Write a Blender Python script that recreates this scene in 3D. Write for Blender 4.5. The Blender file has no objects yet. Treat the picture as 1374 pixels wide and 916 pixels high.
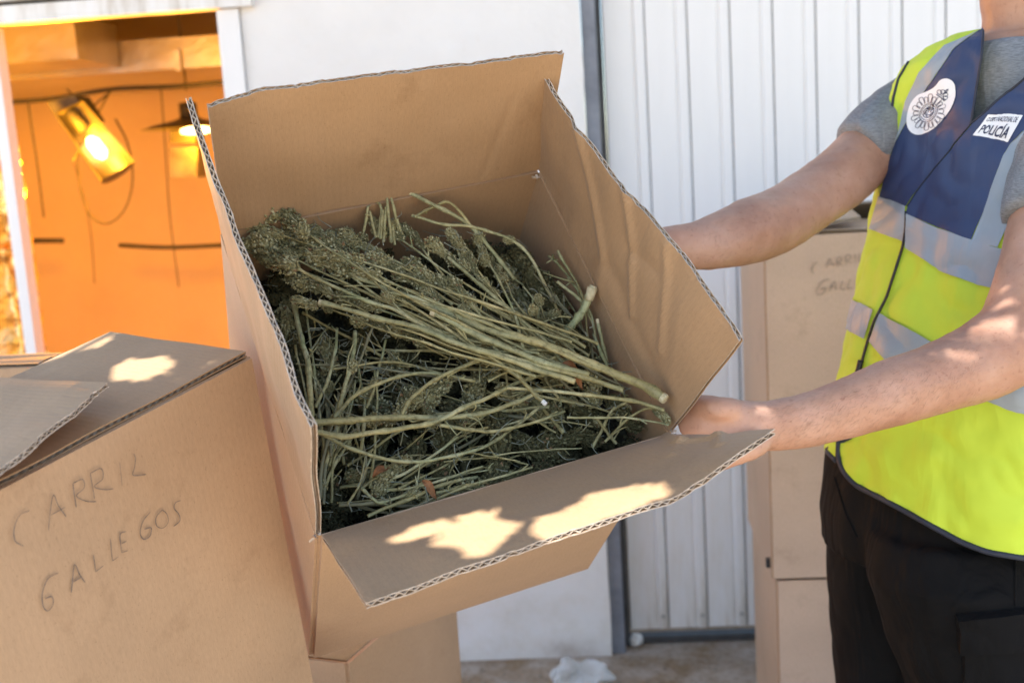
import bpy, bmesh, math, random
import numpy as np
from mathutils import Vector, Matrix
from mathutils.bvhtree import BVHTree
from mathutils import noise as mnoise

sc = bpy.context.scene
COL = sc.collection
random.seed(7); rng = np.random.default_rng(7)
R_ = math.radians

# ---------------------------------------------------------------- camera
FPX, CX, CY = 1500.0, 687.0, 458.0          # focal length and centre in photo pixels (1374 wide)
TH, PH = R_(9.0), R_(3.57)
CAM = np.array([0, 0, 1.40])
FW = np.array([0, math.cos(TH), -math.sin(TH)])
_U0 = np.array([0, math.sin(TH), math.cos(TH)]); _R0 = np.array([1.0, 0, 0])
RT = math.cos(PH)*_R0 - math.sin(PH)*_U0
UP = math.cos(PH)*_U0 + math.sin(PH)*_R0
cd = bpy.data.cameras.new('camera'); cam = bpy.data.objects.new('camera', cd); COL.objects.link(cam)
cam.matrix_world = Matrix(((RT[0], UP[0], -FW[0], CAM[0]), (RT[1], UP[1], -FW[1], CAM[1]), (RT[2], UP[2], -FW[2], CAM[2]), (0, 0, 0, 1)))
cd.sensor_width = 36; cd.lens = FPX*36/1374; cd.clip_start = 0.05; cd.clip_end = 500
cd.dof.use_dof = True; cd.dof.focus_distance = 1.26; cd.dof.aperture_fstop = 5.0
sc.camera = cam

# ---------------------------------------------------------------- sky, sun, exposure
SUN_EL, SUN_AZ = 60.0, 205.0                  # azimuth measured clockwise from +Y (behind the camera, slightly left)
TOSUN = np.array([math.sin(R_(SUN_AZ))*math.cos(R_(SUN_EL)), math.cos(R_(SUN_AZ))*math.cos(R_(SUN_EL)), math.sin(R_(SUN_EL))])
w = bpy.data.worlds.new('World'); sc.world = w; w.use_nodes = True
nt = w.node_tree; bg = nt.nodes['Background']
sky = nt.nodes.new('ShaderNodeTexSky'); sky.sky_type = 'NISHITA'; sky.sun_disc = False
sky.sun_elevation = R_(SUN_EL); sky.sun_rotation = R_(SUN_AZ); sky.air_density = 1.0; sky.dust_density = 1.0; sky.ozone_density = 1.0
nt.links.new(sky.outputs[0], bg.inputs[0]); bg.inputs[1].default_value = 0.15
sl = bpy.data.lights.new('sun', 'SUN'); sun = bpy.data.objects.new('sun', sl); COL.objects.link(sun)
sl.energy = 5.0; sl.angle = R_(0.5); sl.color = (1.0, 0.98, 0.94)
sun.rotation_euler = Vector(TOSUN).to_track_quat('Z', 'Y').to_euler()
sc.view_settings.view_transform = 'Standard'; sc.view_settings.look = 'None'
sc.view_settings.exposure = 1.42; sc.view_settings.gamma = 1
sc.render.engine = 'CYCLES'
sc.cycles.max_bounces = 8; sc.cycles.diffuse_bounces = 5

# ---------------------------------------------------------------- helpers
def C2W(p): return CAM + RT*p[0] - UP*p[1] + FW*p[2]
def CV(p): return RT*p[0] - UP*p[1] + FW*p[2]
def ray(px, py): return CV(((px-CX)/FPX, (py-CY)/FPX, 1.0))
def CP(px, py, d): return CAM + ray(px, py)*d
def pix(P):
    q = np.asarray(P)-CAM; z = q@FW
    return (CX+FPX*(q@RT)/z, CY-FPX*(q@UP)/z)
def onp(px, py, P0, n):
    r = ray(px, py); return CAM + r*(((P0-CAM)@n)/(r@n))
def nrm(v): v = np.asarray(v, float); return v/np.linalg.norm(v)
def ground(px, py, z=0.0): return onp(px, py, np.array([0, 0, z]), np.array([0, 0, 1.0]))
def inpoly(x, y, poly):
    c = False; n = len(poly); j = n-1
    for i in range(n):
        xi, yi = poly[i]; xj, yj = poly[j]
        if (yi > y) != (yj > y) and x < (xj-xi)*(y-yi)/(yj-yi)+xi: c = not c
        j = i
    return c
def resample(pts, n):
    P = [np.asarray(p, float) for p in pts]
    if len(P) == 2: return [P[0]+(P[1]-P[0])*t for t in np.linspace(0, 1, n)]
    Q = [2*P[0]-P[1]]+P+[2*P[-1]-P[-2]]
    L = [0]
    for a, b in zip(P[:-1], P[1:]): L.append(L[-1]+np.linalg.norm(b-a)+1e-9)
    out = []
    for s in np.linspace(0, L[-1], n):
        i = min(max(int(np.searchsorted(L, s, 'right'))-1, 0), len(P)-2)
        t = (s-L[i])/(L[i+1]-L[i]); p0, p1, p2, p3 = Q[i:i+4]
        out.append(.5*((2*p1)+(-p0+p2)*t+(2*p0-5*p1+4*p2-p3)*t*t+(-p0+3*p1-3*p2+p3)*t**3))
    return out
def polyres(pts, n):
    P = [np.asarray(p, float) for p in pts]; L = [0]
    for a, b in zip(P[:-1], P[1:]): L.append(L[-1]+np.linalg.norm(b-a)+1e-9)
    out = []
    for s in np.linspace(0, L[-1], n):
        i = min(max(int(np.searchsorted(L, s, 'right'))-1, 0), len(P)-2)
        out.append(P[i]+(P[i+1]-P[i])*((s-L[i])/(L[i+1]-L[i])))
    return out
def interp(x, tab): return float(np.interp(x, [t[0] for t in tab], [t[1] for t in tab]))

OFF = {}
def thing(name, label, cat, loc=(0, 0, 0), group=None):
    o = bpy.data.objects.new(name, None); COL.objects.link(o); o.empty_display_size = .05
    o.location = loc; o['label'] = label; o['category'] = cat
    if group: o['group'] = group
    OFF[o.name] = np.array(loc, float); return o
def tag(o, label=None, cat=None, group=None, kind=None):
    for k, v in (('label', label), ('category', cat), ('group', group), ('kind', kind)):
        if v: o[k] = v
    return o
def mesh(name, verts, faces, mat, uvs=None, smooth=False, off=None):
    me = bpy.data.meshes.new(name)
    V = np.asarray(verts, float).reshape(-1, 3)
    if off is not None: V = V-off
    me.from_pydata(V.tolist(), [], [tuple(int(k) for k in f) for f in faces])
    mats = mat if isinstance(mat, (list, tuple)) else [mat]
    for m in mats: me.materials.append(m)
    if uvs is not None:
        ul = me.uv_layers.new(name='UVMap'); idx = np.zeros(len(me.loops), int); me.loops.foreach_get('vertex_index', idx)
        ul.data.foreach_set('uv', np.asarray(uvs, float)[idx].ravel())
    if smooth: me.polygons.foreach_set('use_smooth', [True]*len(me.polygons))
    me.update(); return me
def obj(name, verts, faces, mat, parent=None, uvs=None, smooth=False, label=None):
    off = OFF[parent.name] if parent is not None else None
    o = bpy.data.objects.new(name, mesh(name, verts, faces, mat, uvs, smooth, off)); COL.objects.link(o)
    if parent is not None: o.parent = parent; OFF[o.name] = off
    else: OFF[o.name] = np.zeros(3)
    if label: o['label'] = label
    return o
def inst(name, me, M, parent=None):
    o = bpy.data.objects.new(name, me); COL.objects.link(o)
    if parent is not None:
        o.parent = parent; M = Matrix.Translation(Vector(-OFF[parent.name])) @ M
    o.matrix_local = M; return o
class MB:
    def __init__(s): s.v = []; s.f = []
    def add(s, v, f):
        b = len(s.v); s.v += [tuple(p) for p in v]; s.f += [tuple(k+b for k in q) for q in f]; return s
    def box(s, o, a, b, c):
        o, a, b, c = (np.asarray(t, float) for t in (o, a, b, c))
        v = [o, o+a, o+a+b, o+b, o+c, o+a+c, o+a+b+c, o+b+c]
        f = [(0, 3, 2, 1), (4, 5, 6, 7), (0, 1, 5, 4), (1, 2, 6, 5), (2, 3, 7, 6), (3, 0, 4, 7)]
        if np.dot(np.cross(a, b), c) < 0: f = [q[::-1] for q in f]
        return s.add(v, f)
    def tube(s, pts, rad, seg=8, cap=True):
        v, f = tubegeo(pts, rad, seg, cap); return s.add(v, f)
    def obj(s, name, mat, parent=None, **k): return obj(name, s.v, s.f, mat, parent, **k)
def tubegeo(pts, rad, seg=8, cap=True, ratio=1.0):
    P = [np.asarray(p, float) for p in pts]; n = len(P)
    if np.isscalar(rad): rad = [rad]*n
    v = []; f = []; up = None
    for i in range(n):
        t = nrm(P[min(i+1, n-1)]-P[max(i-1, 0)])
        if up is None:
            up = np.array([0, 0, 1.0]) if abs(t[2]) < .9 else np.array([1.0, 0, 0])
        a = nrm(np.cross(t, up)); b = np.cross(a, t); up = b
        for k in range(seg):
            q = 2*math.pi*k/seg; v.append(P[i]+rad[i]*(a*math.cos(q)+ratio*b*math.sin(q)))
    for i in range(n-1):
        for k in range(seg):
            k2 = (k+1) % seg; f.append((i*seg+k, i*seg+k2, (i+1)*seg+k2, (i+1)*seg+k))
    if cap: f.append(tuple(range(seg))[::-1]); f.append(tuple((n-1)*seg+k for k in range(seg)))
    return v, f
def rings(secs, cap=True):
    n = len(secs); m = len(secs[0]); v = [p for s_ in secs for p in s_]; f = []
    for i in range(n-1):
        for k in range(m):
            k2 = (k+1) % m; f.append((i*m+k, i*m+k2, (i+1)*m+k2, (i+1)*m+k))
    if cap: f.append(tuple(range(m))[::-1]); f.append(tuple((n-1)*m+k for k in range(m)))
    return v, f
def ellipsoid(c, ax, n=20, m=12):
    c = np.asarray(c, float); A, B, C_ = (np.asarray(a, float) for a in ax)
    secs = []
    for i in range(m+1):
        p = -math.pi/2+math.pi*(i+.02*(i == 0)-.02*(i == m))/m
        secs.append([c+C_*math.sin(p)+math.cos(p)*(A*math.cos(q)+B*math.sin(q)) for q in np.linspace(0, 2*math.pi, n, False)])
    return rings(secs)
def remesh(mb, name, mats, voxel, smooth=4, parent=None):
    me = bpy.data.meshes.new(name); me.from_pydata([list(map(float, p)) for p in mb.v], [], mb.f)
    o = bpy.data.objects.new(name+'_tmp', me); COL.objects.link(o)
    m = o.modifiers.new('r', 'REMESH'); m.mode = 'VOXEL'; m.voxel_size = voxel
    s_ = o.modifiers.new('s', 'SMOOTH'); s_.iterations = smooth; s_.factor = .5
    dg = bpy.context.evaluated_depsgraph_get(); ev = o.evaluated_get(dg); em = ev.to_mesh()
    V = np.zeros(len(em.vertices)*3); em.vertices.foreach_get('co', V); V = V.reshape(-1, 3)
    N = np.zeros(len(em.vertices)*3); em.vertices.foreach_get('normal', N); N = N.reshape(-1, 3)
    Fc = [tuple(p.vertices) for p in em.polygons]
    ev.to_mesh_clear(); bpy.data.objects.remove(o, do_unlink=True); bpy.data.meshes.remove(me)
    return V, N, Fc
def n3(p, s, seed=0): return mnoise.noise(Vector((p[0]*s+seed*13.1, p[1]*s-seed*7.7, p[2]*s+seed*3.3)))

# ---------------------------------------------------------------- materials
def newmat(name):
    m = bpy.data.materials.new(name); m.use_nodes = True; t = m.node_tree
    return m, t, t.nodes['Principled BSDF']
def nd(t, typ, **k):
    n = t.nodes.new(typ)
    for a, b in k.items():
        if a in n.inputs: n.inputs[a].default_value = b
        else: setattr(n, a, b)
    return n
def ramp(t, fac, stops):
    r = t.nodes.new('ShaderNodeValToRGB'); e = r.color_ramp.elements
    while len(e) < len(stops): e.new(.5)
    for x, (p, c) in zip(e, stops): x.position = p; x.color = (*c, 1)
    t.links.new(fac, r.inputs[0]); return r.outputs[0]
def mixc(t, fac, a, b, mode='MIX'):
    m = t.nodes.new('ShaderNodeMix'); m.data_type = 'RGBA'; m.blend_type = mode
    if isinstance(fac, (int, float)): m.inputs[0].default_value = fac
    else: t.links.new(fac, m.inputs[0])
    for i, c in ((6, a), (7, b)):
        if isinstance(c, tuple): m.inputs[i].default_value = (*c, 1)
        else: t.links.new(c, m.inputs[i])
    return m.outputs[2]
def noisy(name, stops, scale=5, rough=.8, bump=0., bscale=60, detail=6, coord='Object', metallic=0., stretch=(1, 1, 1), spec=.5, bdist=.002, extra=None, rrange=None):
    m, t, b = newmat(name)
    tc = nd(t, 'ShaderNodeTexCoord'); mp = nd(t, 'ShaderNodeMapping'); mp.inputs['Scale'].default_value = stretch
    t.links.new(tc.outputs[coord], mp.inputs[0])
    n = nd(t, 'ShaderNodeTexNoise', Scale=scale, Detail=detail, Roughness=.6); t.links.new(mp.outputs[0], n.inputs['Vector'])
    c = ramp(t, n.outputs[0], stops)
    b.inputs['Roughness'].default_value = rough; b.inputs['Metallic'].default_value = metallic
    b.inputs['Specular IOR Level'].default_value = spec
    if extra: c = extra(t, mp.outputs[0], c)
    t.links.new(c, b.inputs['Base Color'])
    if bump:
        n2 = nd(t, 'ShaderNodeTexNoise', Scale=bscale, Detail=4); t.links.new(mp.outputs[0], n2.inputs['Vector'])
        bp = nd(t, 'ShaderNodeBump', Strength=bump, Distance=bdist); t.links.new(n2.outputs[0], bp.inputs['Height'])
        t.links.new(bp.outputs[0], b.inputs['Normal'])
    return m
def cardboard(name, base, ridge=.25):
    m, t, b = newmat(name)
    uv = nd(t, 'ShaderNodeUVMap'); tc = nd(t, 'ShaderNodeTexCoord')
    n1 = nd(t, 'ShaderNodeTexNoise', Scale=3.2, Detail=5, Roughness=.55); t.links.new(tc.outputs['Object'], n1.inputs['Vector'])
    d = tuple(x*.86 for x in base); l = tuple(min(1, x*1.10) for x in base)
    c = ramp(t, n1.outputs[0], [(.3, d), (.7, l)])
    # fibres stretched along the flutes
    mp = nd(t, 'ShaderNodeMapping'); mp.inputs['Scale'].default_value = (900, 120, 1); t.links.new(uv.outputs[0], mp.inputs[0])
    n2 = nd(t, 'ShaderNodeTexNoise', Scale=1, Detail=3); t.links.new(mp.outputs[0], n2.inputs['Vector'])
    r2 = ramp(t, n2.outputs[0], [(.3, (.80, .78, .75)), (.62, (1, 1, 1))])
    c = mixc(t, .55, c, r2, 'MULTIPLY')
    n3_ = nd(t, 'ShaderNodeTexNoise', Scale=420, Detail=2); t.links.new(tc.outputs['Object'], n3_.inputs['Vector'])
    r3 = ramp(t, n3_.outputs[0], [(.25, (.55, .5, .42)), (.36, (1, 1, 1))])
    c = mixc(t, .5, c, r3, 'MULTIPLY')
    # faint washboard where the liner sinks between the flutes
    sp = nd(t, 'ShaderNodeSeparateXYZ'); t.links.new(uv.outputs[0], sp.inputs[0])
    mu = nd(t, 'ShaderNodeMath', operation='MULTIPLY'); mu.inputs[1].default_value = 2*math.pi/.008; t.links.new(sp.outputs[0], mu.inputs[0])
    si = nd(t, 'ShaderNodeMath', operation='SINE'); t.links.new(mu.outputs[0], si.inputs[0])
    r4 = nd(t, 'ShaderNodeMapRange'); t.links.new(si.outputs[0], r4.inputs[0]); r4.inputs[1].default_value = -1; r4.inputs[3].default_value = .985; r4.inputs[4].default_value = 1.0
    c = mixc(t, 1.0, c, r4.outputs[0], 'MULTIPLY')
    n6 = nd(t, 'ShaderNodeTexNoise', Scale=11, Detail=9, Roughness=.72); t.links.new(tc.outputs['Object'], n6.inputs['Vector'])
    c = mixc(t, .8, c, ramp(t, n6.outputs[0], [(.30, (.80, .77, .74)), (.44, (1, 1, 1)), (.66, (1, 1, 1)), (.74, (1.14, 1.15, 1.17))]), 'MULTIPLY')
    t.links.new(c, b.inputs['Base Color']); b.inputs['Roughness'].default_value = .55; b.inputs['Specular IOR Level'].default_value = .4; b.inputs['Sheen Weight'].default_value = .12; b.inputs['Sheen Roughness'].default_value = .4
    n4 = nd(t, 'ShaderNodeTexNoise', Scale=9, Detail=3); t.links.new(tc.outputs['Object'], n4.inputs['Vector'])
    b1 = nd(t, 'ShaderNodeBump', Strength=.2, Distance=.012); t.links.new(n4.outputs[0], b1.inputs['Height'])
    b2 = nd(t, 'ShaderNodeBump', Strength=ridge, Distance=.0006); t.links.new(si.outputs[0], b2.inputs['Height']); t.links.new(b1.outputs[0], b2.inputs['Normal'])
    b3 = nd(t, 'ShaderNodeBump', Strength=.15, Distance=.0005); t.links.new(n2.outputs[0], b3.inputs['Height']); t.links.new(b2.outputs[0], b3.inputs['Normal'])
    t.links.new(b3.outputs[0], b.inputs['Normal']); return m
def streak(t, vec, c):
    n = nd(t, 'ShaderNodeTexNoise', Scale=150, Detail=5, Roughness=.7); t.links.new(vec, n.inputs['Vector'])
    c = mixc(t, .8, c, ramp(t, n.outputs[0], [(.34, (.45, .42, .36)), (.5, (1, 1, 1)), (.68, (1.25, 1.22, 1.2))]), 'MULTIPLY')
    n = nd(t, 'ShaderNodeTexNoise', Scale=9, Detail=2); t.links.new(vec, n.inputs['Vector'])
    return mixc(t, .7, c, ramp(t, n.outputs[0], [(.38, (1.15, .95, .72)), (.55, (1, 1, 1)), (.68, (.80, .95, .82))]), 'MULTIPLY')
def addfold(m, scale, dist, stretch=(1, 1, .3), strength=.6):
    t = m.node_tree; b = t.nodes['Principled BSDF']; tc = nd(t, 'ShaderNodeTexCoord'); mp = nd(t, 'ShaderNodeMapping'); mp.inputs['Scale'].default_value = stretch
    mp.inputs['Rotation'].default_value = (.3, .25, 0)
    t.links.new(tc.outputs['Object'], mp.inputs[0]); n = nd(t, 'ShaderNodeTexNoise', Scale=scale, Detail=3, Distortion=.8); t.links.new(mp.outputs[0], n.inputs['Vector'])
    bp = nd(t, 'ShaderNodeBump', Strength=strength, Distance=dist); t.links.new(n.outputs[0], bp.inputs['Height'])
    old = b.inputs['Normal'].links[0].from_node if b.inputs['Normal'].links else None
    if old is not None: t.links.new(bp.outputs[0], old.inputs['Normal'])
    else: t.links.new(bp.outputs[0], b.inputs['Normal'])
def basestain(t, vec, c):
    n = nd(t, 'ShaderNodeTexNoise', Scale=5, Detail=8, Roughness=.7); t.links.new(vec, n.inputs['Vector'])
    sp = nd(t, 'ShaderNodeSeparateXYZ'); t.links.new(vec, sp.inputs[0])
    mr = nd(t, 'ShaderNodeMapRange'); t.links.new(sp.outputs[2], mr.inputs[0]); mr.inputs[1].default_value = 0; mr.inputs[2].default_value = .38; mr.inputs[3].default_value = .22; mr.inputs[4].default_value = 0
    ad = nd(t, 'ShaderNodeMath', operation='ADD'); t.links.new(n.outputs[0], ad.inputs[0]); t.links.new(mr.outputs[0], ad.inputs[1])
    return mixc(t, .9, c, ramp(t, ad.outputs[0], [(.60, (1, 1, 1)), (.72, (.93, .91, .87)), (.86, (.66, .60, .52))]), 'MULTIPLY')
M = {}
M['card'] = cardboard('cardboard', (.43, .272, .148), .10)
M['card_smooth'] = cardboard('cardboard_smooth', (.50, .33, .198), .06)
M['card_pale'] = cardboard('cardboard_pale', (.62, .44, .32), .05)
M['liner'] = noisy('cut_cardboard_liner', [(.3, (.36, .29, .22)), (.7, (.60, .53, .45))], 120, .9)
M['flute'] = noisy('cardboard_flute', [(.3, (.34, .27, .20)), (.7, (.52, .44, .35))], 200, .95)
M['wall'] = noisy('white_plaster', [(.3, (.71, .70, .68)), (.65, (.80, .795, .78))], 2.2, .8, .45, 22, bdist=.008, extra=basestain)
M['metalw'] = noisy('white_coated_metal', [(.3, (.76, .76, .755)), (.7, (.82, .82, .815))], 2.5, .42, .04, 40, stretch=(3, 3, .5), extra=basestain)
M['frame'] = noisy('grey_steel', [(.3, (.15, .165, .20)), (.7, (.25, .27, .31))], 14, .55, .1, 60)
M['dark'] = noisy('dark_steel', [(.3, (.03, .03, .032)), (.7, (.07, .07, .07))], 14, .6)
M['screw'] = noisy('screw_steel', [(.3, (.3, .29, .27)), (.7, (.45, .44, .4))], 50, .4, metallic=.6)
def dirt(t, vec, c):
    n = nd(t, 'ShaderNodeTexNoise', Scale=7, Detail=8, Roughness=.7); t.links.new(vec, n.inputs['Vector'])
    r = ramp(t, n.outputs[0], [(.42, (1, 1, 1)), (.62, (.62, .50, .34))])
    n2 = nd(t, 'ShaderNodeTexNoise', Scale=60, Detail=4); t.links.new(vec, n2.inputs['Vector'])
    r2 = ramp(t, n2.outputs[0], [(.35, (.7, .68, .64)), (.5, (1, 1, 1))])
    return mixc(t, .7, mixc(t, 1., c, r, 'MULTIPLY'), r2, 'MULTIPLY')
M['floor'] = noisy('worn_concrete', [(.3, (.30, .245, .19)), (.7, (.46, .39, .31))], 1.6, .85, .4, 40, detail=10, extra=dirt, bdist=.004)
M['room'] = noisy('grow_room_lining', [(.3, (.60, .50, .36)), (.7, (.72, .61, .45))], 1.5, .6, .3, 5, bdist=.02)  # warm base carries part of the orange lamp glow
M['wood'] = noisy('dark_boards', [(.3, (.10, .07, .05)), (.7, (.2, .15, .1))], 6, .7, stretch=(1, 8, 8))
M['duct'] = noisy('silver_duct', [(.3, (.42, .41, .40)), (.7, (.58, .57, .55))], 3, .36, .5, 6, metallic=.75, bdist=.02)
M['foil'] = noisy('gold_tinted_foil', [(.3, (.80, .50, .17)), (.7, (.92, .66, .28))], 4, .25, .8, 18, metallic=.95, bdist=.02)  # silver foil with the orange lamp glow put into its base colour
M['stem'] = noisy('dried_stem', [(.25, (.14, .135, .06)), (.5, (.29, .285, .14)), (.75, (.52, .51, .31))], 22, .6, .5, 260, detail=5, bdist=.0012, extra=streak)
M['stem2'] = noisy('dried_stem_brown', [(.3, (.12, .11, .06)), (.7, (.26, .25, .14))], 30, .7, .4, 260, bdist=.0008)
M['pith'] = noisy('cut_pith', [(.3, (.42, .36, .20)), (.7, (.66, .60, .40))], 160, .85, .5, 400, bdist=.0006)
M['white_fray'] = noisy('frayed_fibre', [(.3, (.55, .55, .50)), (.7, (.75, .75, .72))], 160, .9)
M['bud'] = noisy('dried_flower', [(.25, (.13, .115, .05)), (.5, (.34, .305, .14)), (.75, (.58, .535, .31))], 7, .8, .5, 30, bdist=.03, spec=.3)
M['bud2'] = noisy('dried_flower_green', [(.25, (.075, .073, .032)), (.5, (.20, .19, .088)), (.75, (.40, .385, .22))], 7, .8, .5, 30, bdist=.03, spec=.3)
M['bud_deep_shaded'] = noisy('shaded_flower', [(.3, (.03, .03, .014)), (.6, (.08, .075, .036)), (.8, (.17, .16, .09))], 130, .9, .4, 500, bdist=.0006, spec=.2)  # darker copy of the flower colour, holds the shade deep in the pile
M['bud_shaded'] = noisy('shaded_flower', [(.3, (.05, .047, .02)), (.6, (.14, .13, .06)), (.8, (.30, .28, .16))], 7, .9, .5, 30, bdist=.03, spec=.2)  # same shade put into the colour of whole heads lying deep
M['heap'] = noisy('plant_litter', [(.3, (.01, .011, .006)), (.7, (.05, .05, .028))], 60, .95, .9, 120, bdist=.006)  # near-black base includes the shade at the bottom of the pile
M['dryleaf'] = noisy('dry_leaf', [(.3, (.12, .14, .10)), (.7, (.27, .28, .21))], 60, .85)
M['brownleaf'] = noisy('rusty_leaf', [(.3, (.16, .06, .02)), (.7, (.36, .16, .06))], 60, .8)
def _x(): pass
def skinmat():
    m, t, b = newmat('skin'); tc = nd(t, 'ShaderNodeTexCoord')
    n = nd(t, 'ShaderNodeTexNoise', Scale=9, Detail=6, Roughness=.65); t.links.new(tc.outputs['Object'], n.inputs['Vector'])
    c = ramp(t, n.outputs[0], [(.3, (.34, .165, .10)), (.5, (.46, .25, .16)), (.72, (.56, .335, .235))])
    v = nd(t, 'ShaderNodeTexNoise', Scale=160, Detail=3); t.links.new(tc.outputs['Object'], v.inputs['Vector'])
    r = ramp(t, v.outputs[0], [(.28, (.55, .38, .32)), (.40, (1, 1, 1))])
    c = mixc(t, .35, c, r, 'MULTIPLY'); t.links.new(c, b.inputs['Base Color'])
    b.inputs['Roughness'].default_value = .5; b.inputs['Subsurface Weight'].default_value = .12
    b.inputs['Subsurface Radius'].default_value = (.012, .004, .002); b.inputs['Subsurface Scale'].default_value = 1
    n2 = nd(t, 'ShaderNodeTexNoise', Scale=240, Detail=4); t.links.new(tc.outputs['Object'], n2.inputs['Vector'])
    n3_ = nd(t, 'ShaderNodeTexNoise', Scale=28, Detail=3); t.links.new(tc.outputs['Object'], n3_.inputs['Vector'])
    b1 = nd(t, 'ShaderNodeBump', Strength=.25, Distance=.004); t.links.new(n3_.outputs[0], b1.inputs['Height'])
    bp = nd(t, 'ShaderNodeBump', Strength=.35, Distance=.0008); t.links.new(n2.outputs[0], bp.inputs['Height']); t.links.new(b1.outputs[0], bp.inputs['Normal'])
    t.links.new(bp.outputs[0], b.inputs['Normal']); return m
M['skin'] = skinmat()
M['hair'] = noisy('dark_hair', [(.3, (.02, .014, .01)), (.7, (.05, .035, .025))], 80, .6)
M['armhair'] = noisy('fine_arm_hair', [(.3, (.12, .07, .045)), (.7, (.20, .12, .08))], 80, .6)
def cloth(name, stops, scale, bump=.3, rough=.85, bs=900, fold=.0):
    m = noisy(name, stops, scale, rough, bump, bs, bdist=.0006)
    return m
def heather(t, vec, c):
    mp = nd(t, 'ShaderNodeMapping'); mp.inputs['Scale'].default_value = (1, 1, 6); t.links.new(vec, mp.inputs[0])
    n = nd(t, 'ShaderNodeTexNoise', Scale=130, Detail=4, Roughness=.7); t.links.new(mp.outputs[0], n.inputs['Vector'])
    return mixc(t, .8, c, ramp(t, n.outputs[0], [(.35, (.55, .56, .58)), (.65, (1.2, 1.2, 1.2))]), 'MULTIPLY')
M['tee'] = noisy('grey_heather_jersey', [(.3, (.19, .20, .21)), (.7, (.27, .28, .29))], 12, .9, .4, 700, extra=heather, bdist=.0008)
M['hivis'] = noisy('fluorescent_yellow', [(.3, (.46, .60, .035)), (.7, (.54, .70, .05))], 5, .7, .25, 900, bdist=.0006)
M['navy'] = noisy('navy_polyester', [(.3, (.018, .033, .095)), (.7, (.03, .052, .13))], 7, .55, .25, 900, bdist=.0005)
M['silver'] = noisy('reflective_tape', [(.3, (.255, .30, .34)), (.7, (.31, .365, .41))], 9, .5, .2, 600, metallic=0, bdist=.0005)
M['trim'] = noisy('navy_piping', [(.3, (.012, .016, .03)), (.7, (.03, .036, .055))], 20, .7)
M['zip'] = noisy('black_zip', [(.3, (.006, .006, .008)), (.7, (.02, .02, .022))], 90, .5)
M['patch'] = noisy('white_print', [(.3, (.76, .77, .79)), (.7, (.86, .87, .88))], 20, .6)
M['navyprint'] = noisy('navy_print', [(.3, (.02, .03, .075)), (.7, (.035, .05, .11))], 20, .6)
M['trouser'] = noisy('black_ripstop', [(.3, (.003, .003, .0033)), (.7, (.0065, .0065, .007))], 8, .85, .35, 700, bdist=.001, spec=.15)
M['boot'] = noisy('black_leather', [(.3, (.01, .01, .01)), (.7, (.03, .03, .03))], 20, .4, .3, 120)
M['pen'] = noisy('marker_ink', [(.3, (.12, .09, .07)), (.7, (.27, .20, .15))], 260, .8)
M['pen_faint'] = noisy('faint_marker_ink', [(.3, (.30, .22, .16)), (.7, (.46, .34, .25))], 260, .8)
M['leaf'] = noisy('tree_leaf', [(.3, (.04, .075, .02)), (.7, (.09, .14, .04))], 3, .6)
M['bark'] = noisy('tree_bark', [(.3, (.07, .05, .035)), (.7, (.2, .15, .11))], 9, .9, .8, 30, stretch=(1, 1, .2), bdist=.02)
M['cable'] = noisy('black_cable', [(.3, (.02, .02, .02)), (.7, (.05, .05, .05))], 30, .6)
M['pebble'] = noisy('pale_pebble', [(.3, (.6, .6, .57)), (.7, (.78, .78, .75))], 50, .8, .3, 90)
def plastic():
    m, t, b = newmat('clear_film'); b.inputs['Base Color'].default_value = (.80, .83, .82, 1)
    b.inputs['Roughness'].default_value = .25; b.inputs['Transmission Weight'].default_value = .25; b.inputs['IOR'].default_value = 1.2
    b.inputs['Alpha'].default_value = .5
    return m
M['film'] = plastic()
def emit(name, col, s):
    m, t, b = newmat(name); b.inputs['Base Color'].default_value = (*col, 1)
    b.inputs['Emission Color'].default_value = (*col, 1); b.inputs['Emission Strength'].default_value = s; return m
M['bulb'] = emit('sodium_bulb', (1, .60, .16), 6)
M['eye'] = noisy('eye_white', [(.3, (.7, .68, .66)), (.7, (.8, .78, .76))], 20, .2)
M['lip'] = noisy('lip', [(.3, (.35, .13, .11)), (.7, (.42, .17, .14))], 20, .5)

# ---------------------------------------------------------------- setting: ground, walls, door, grow room
def flat(name, zz, x0, x1, y0, y1, mat, n=1):
    vs = []; fs = []
    for j in range(n+1):
        for i in range(n+1): vs.append((x0+(x1-x0)*i/n, y0+(y1-y0)*j/n, zz))
    for j in range(n):
        for i in range(n): a = j*(n+1)+i; fs.append((a, a+1, a+n+2, a+n+1))
    return obj(name, vs, fs, mat)
M['yard'] = noisy('pale_yard_concrete', [(.3, (.50, .38, .25)), (.7, (.60, .47, .32))], .8, .9, .3, 30, detail=8)
gr = flat('ground', -.004, -150, 150, -150, 150, M['yard'], 2); tag(gr, kind='structure')
fl = flat('floor', 0.0, -6, 6, .2, 10, M['floor'], 4); tag(fl, kind='structure')
wa = ground(617, 886); wb = ground(828, 879)
WD = nrm(np.array([wb[0]-wa[0], wb[1]-wa[1], 0])); WD = nrm(np.array([WD[0], np.clip(WD[1], -.12, .05), 0]))
WN = np.array([WD[1], -WD[0], 0])                    # towards the camera
if WN[1] > 0: WN = -WN
WO = wb
ZU = np.array([0, 0, 1.0])
def onwall(px, py, back=0.0): return onp(px, py, WO-WN*back, WN)
def ws(P): return float((P-WO)@WD)                    # distance along the wall
def WP(s, back, z): return np.array([WO[0], WO[1], 0])+WD*s-WN*back+ZU*z
s_r = ws(onwall(806, 450)); s_edge = ws(onwall(800, 450))
sL = ws(onwall(333, 127)); zT = onwall(200, 20)[2]; s_post = ws(onwall(22, 320))
print('wall', WO, WD, 'sL', sL, 'zT', zT, 'post', s_post, 's_edge', s_edge)
T_ = .14; HB = 3.1
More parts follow.
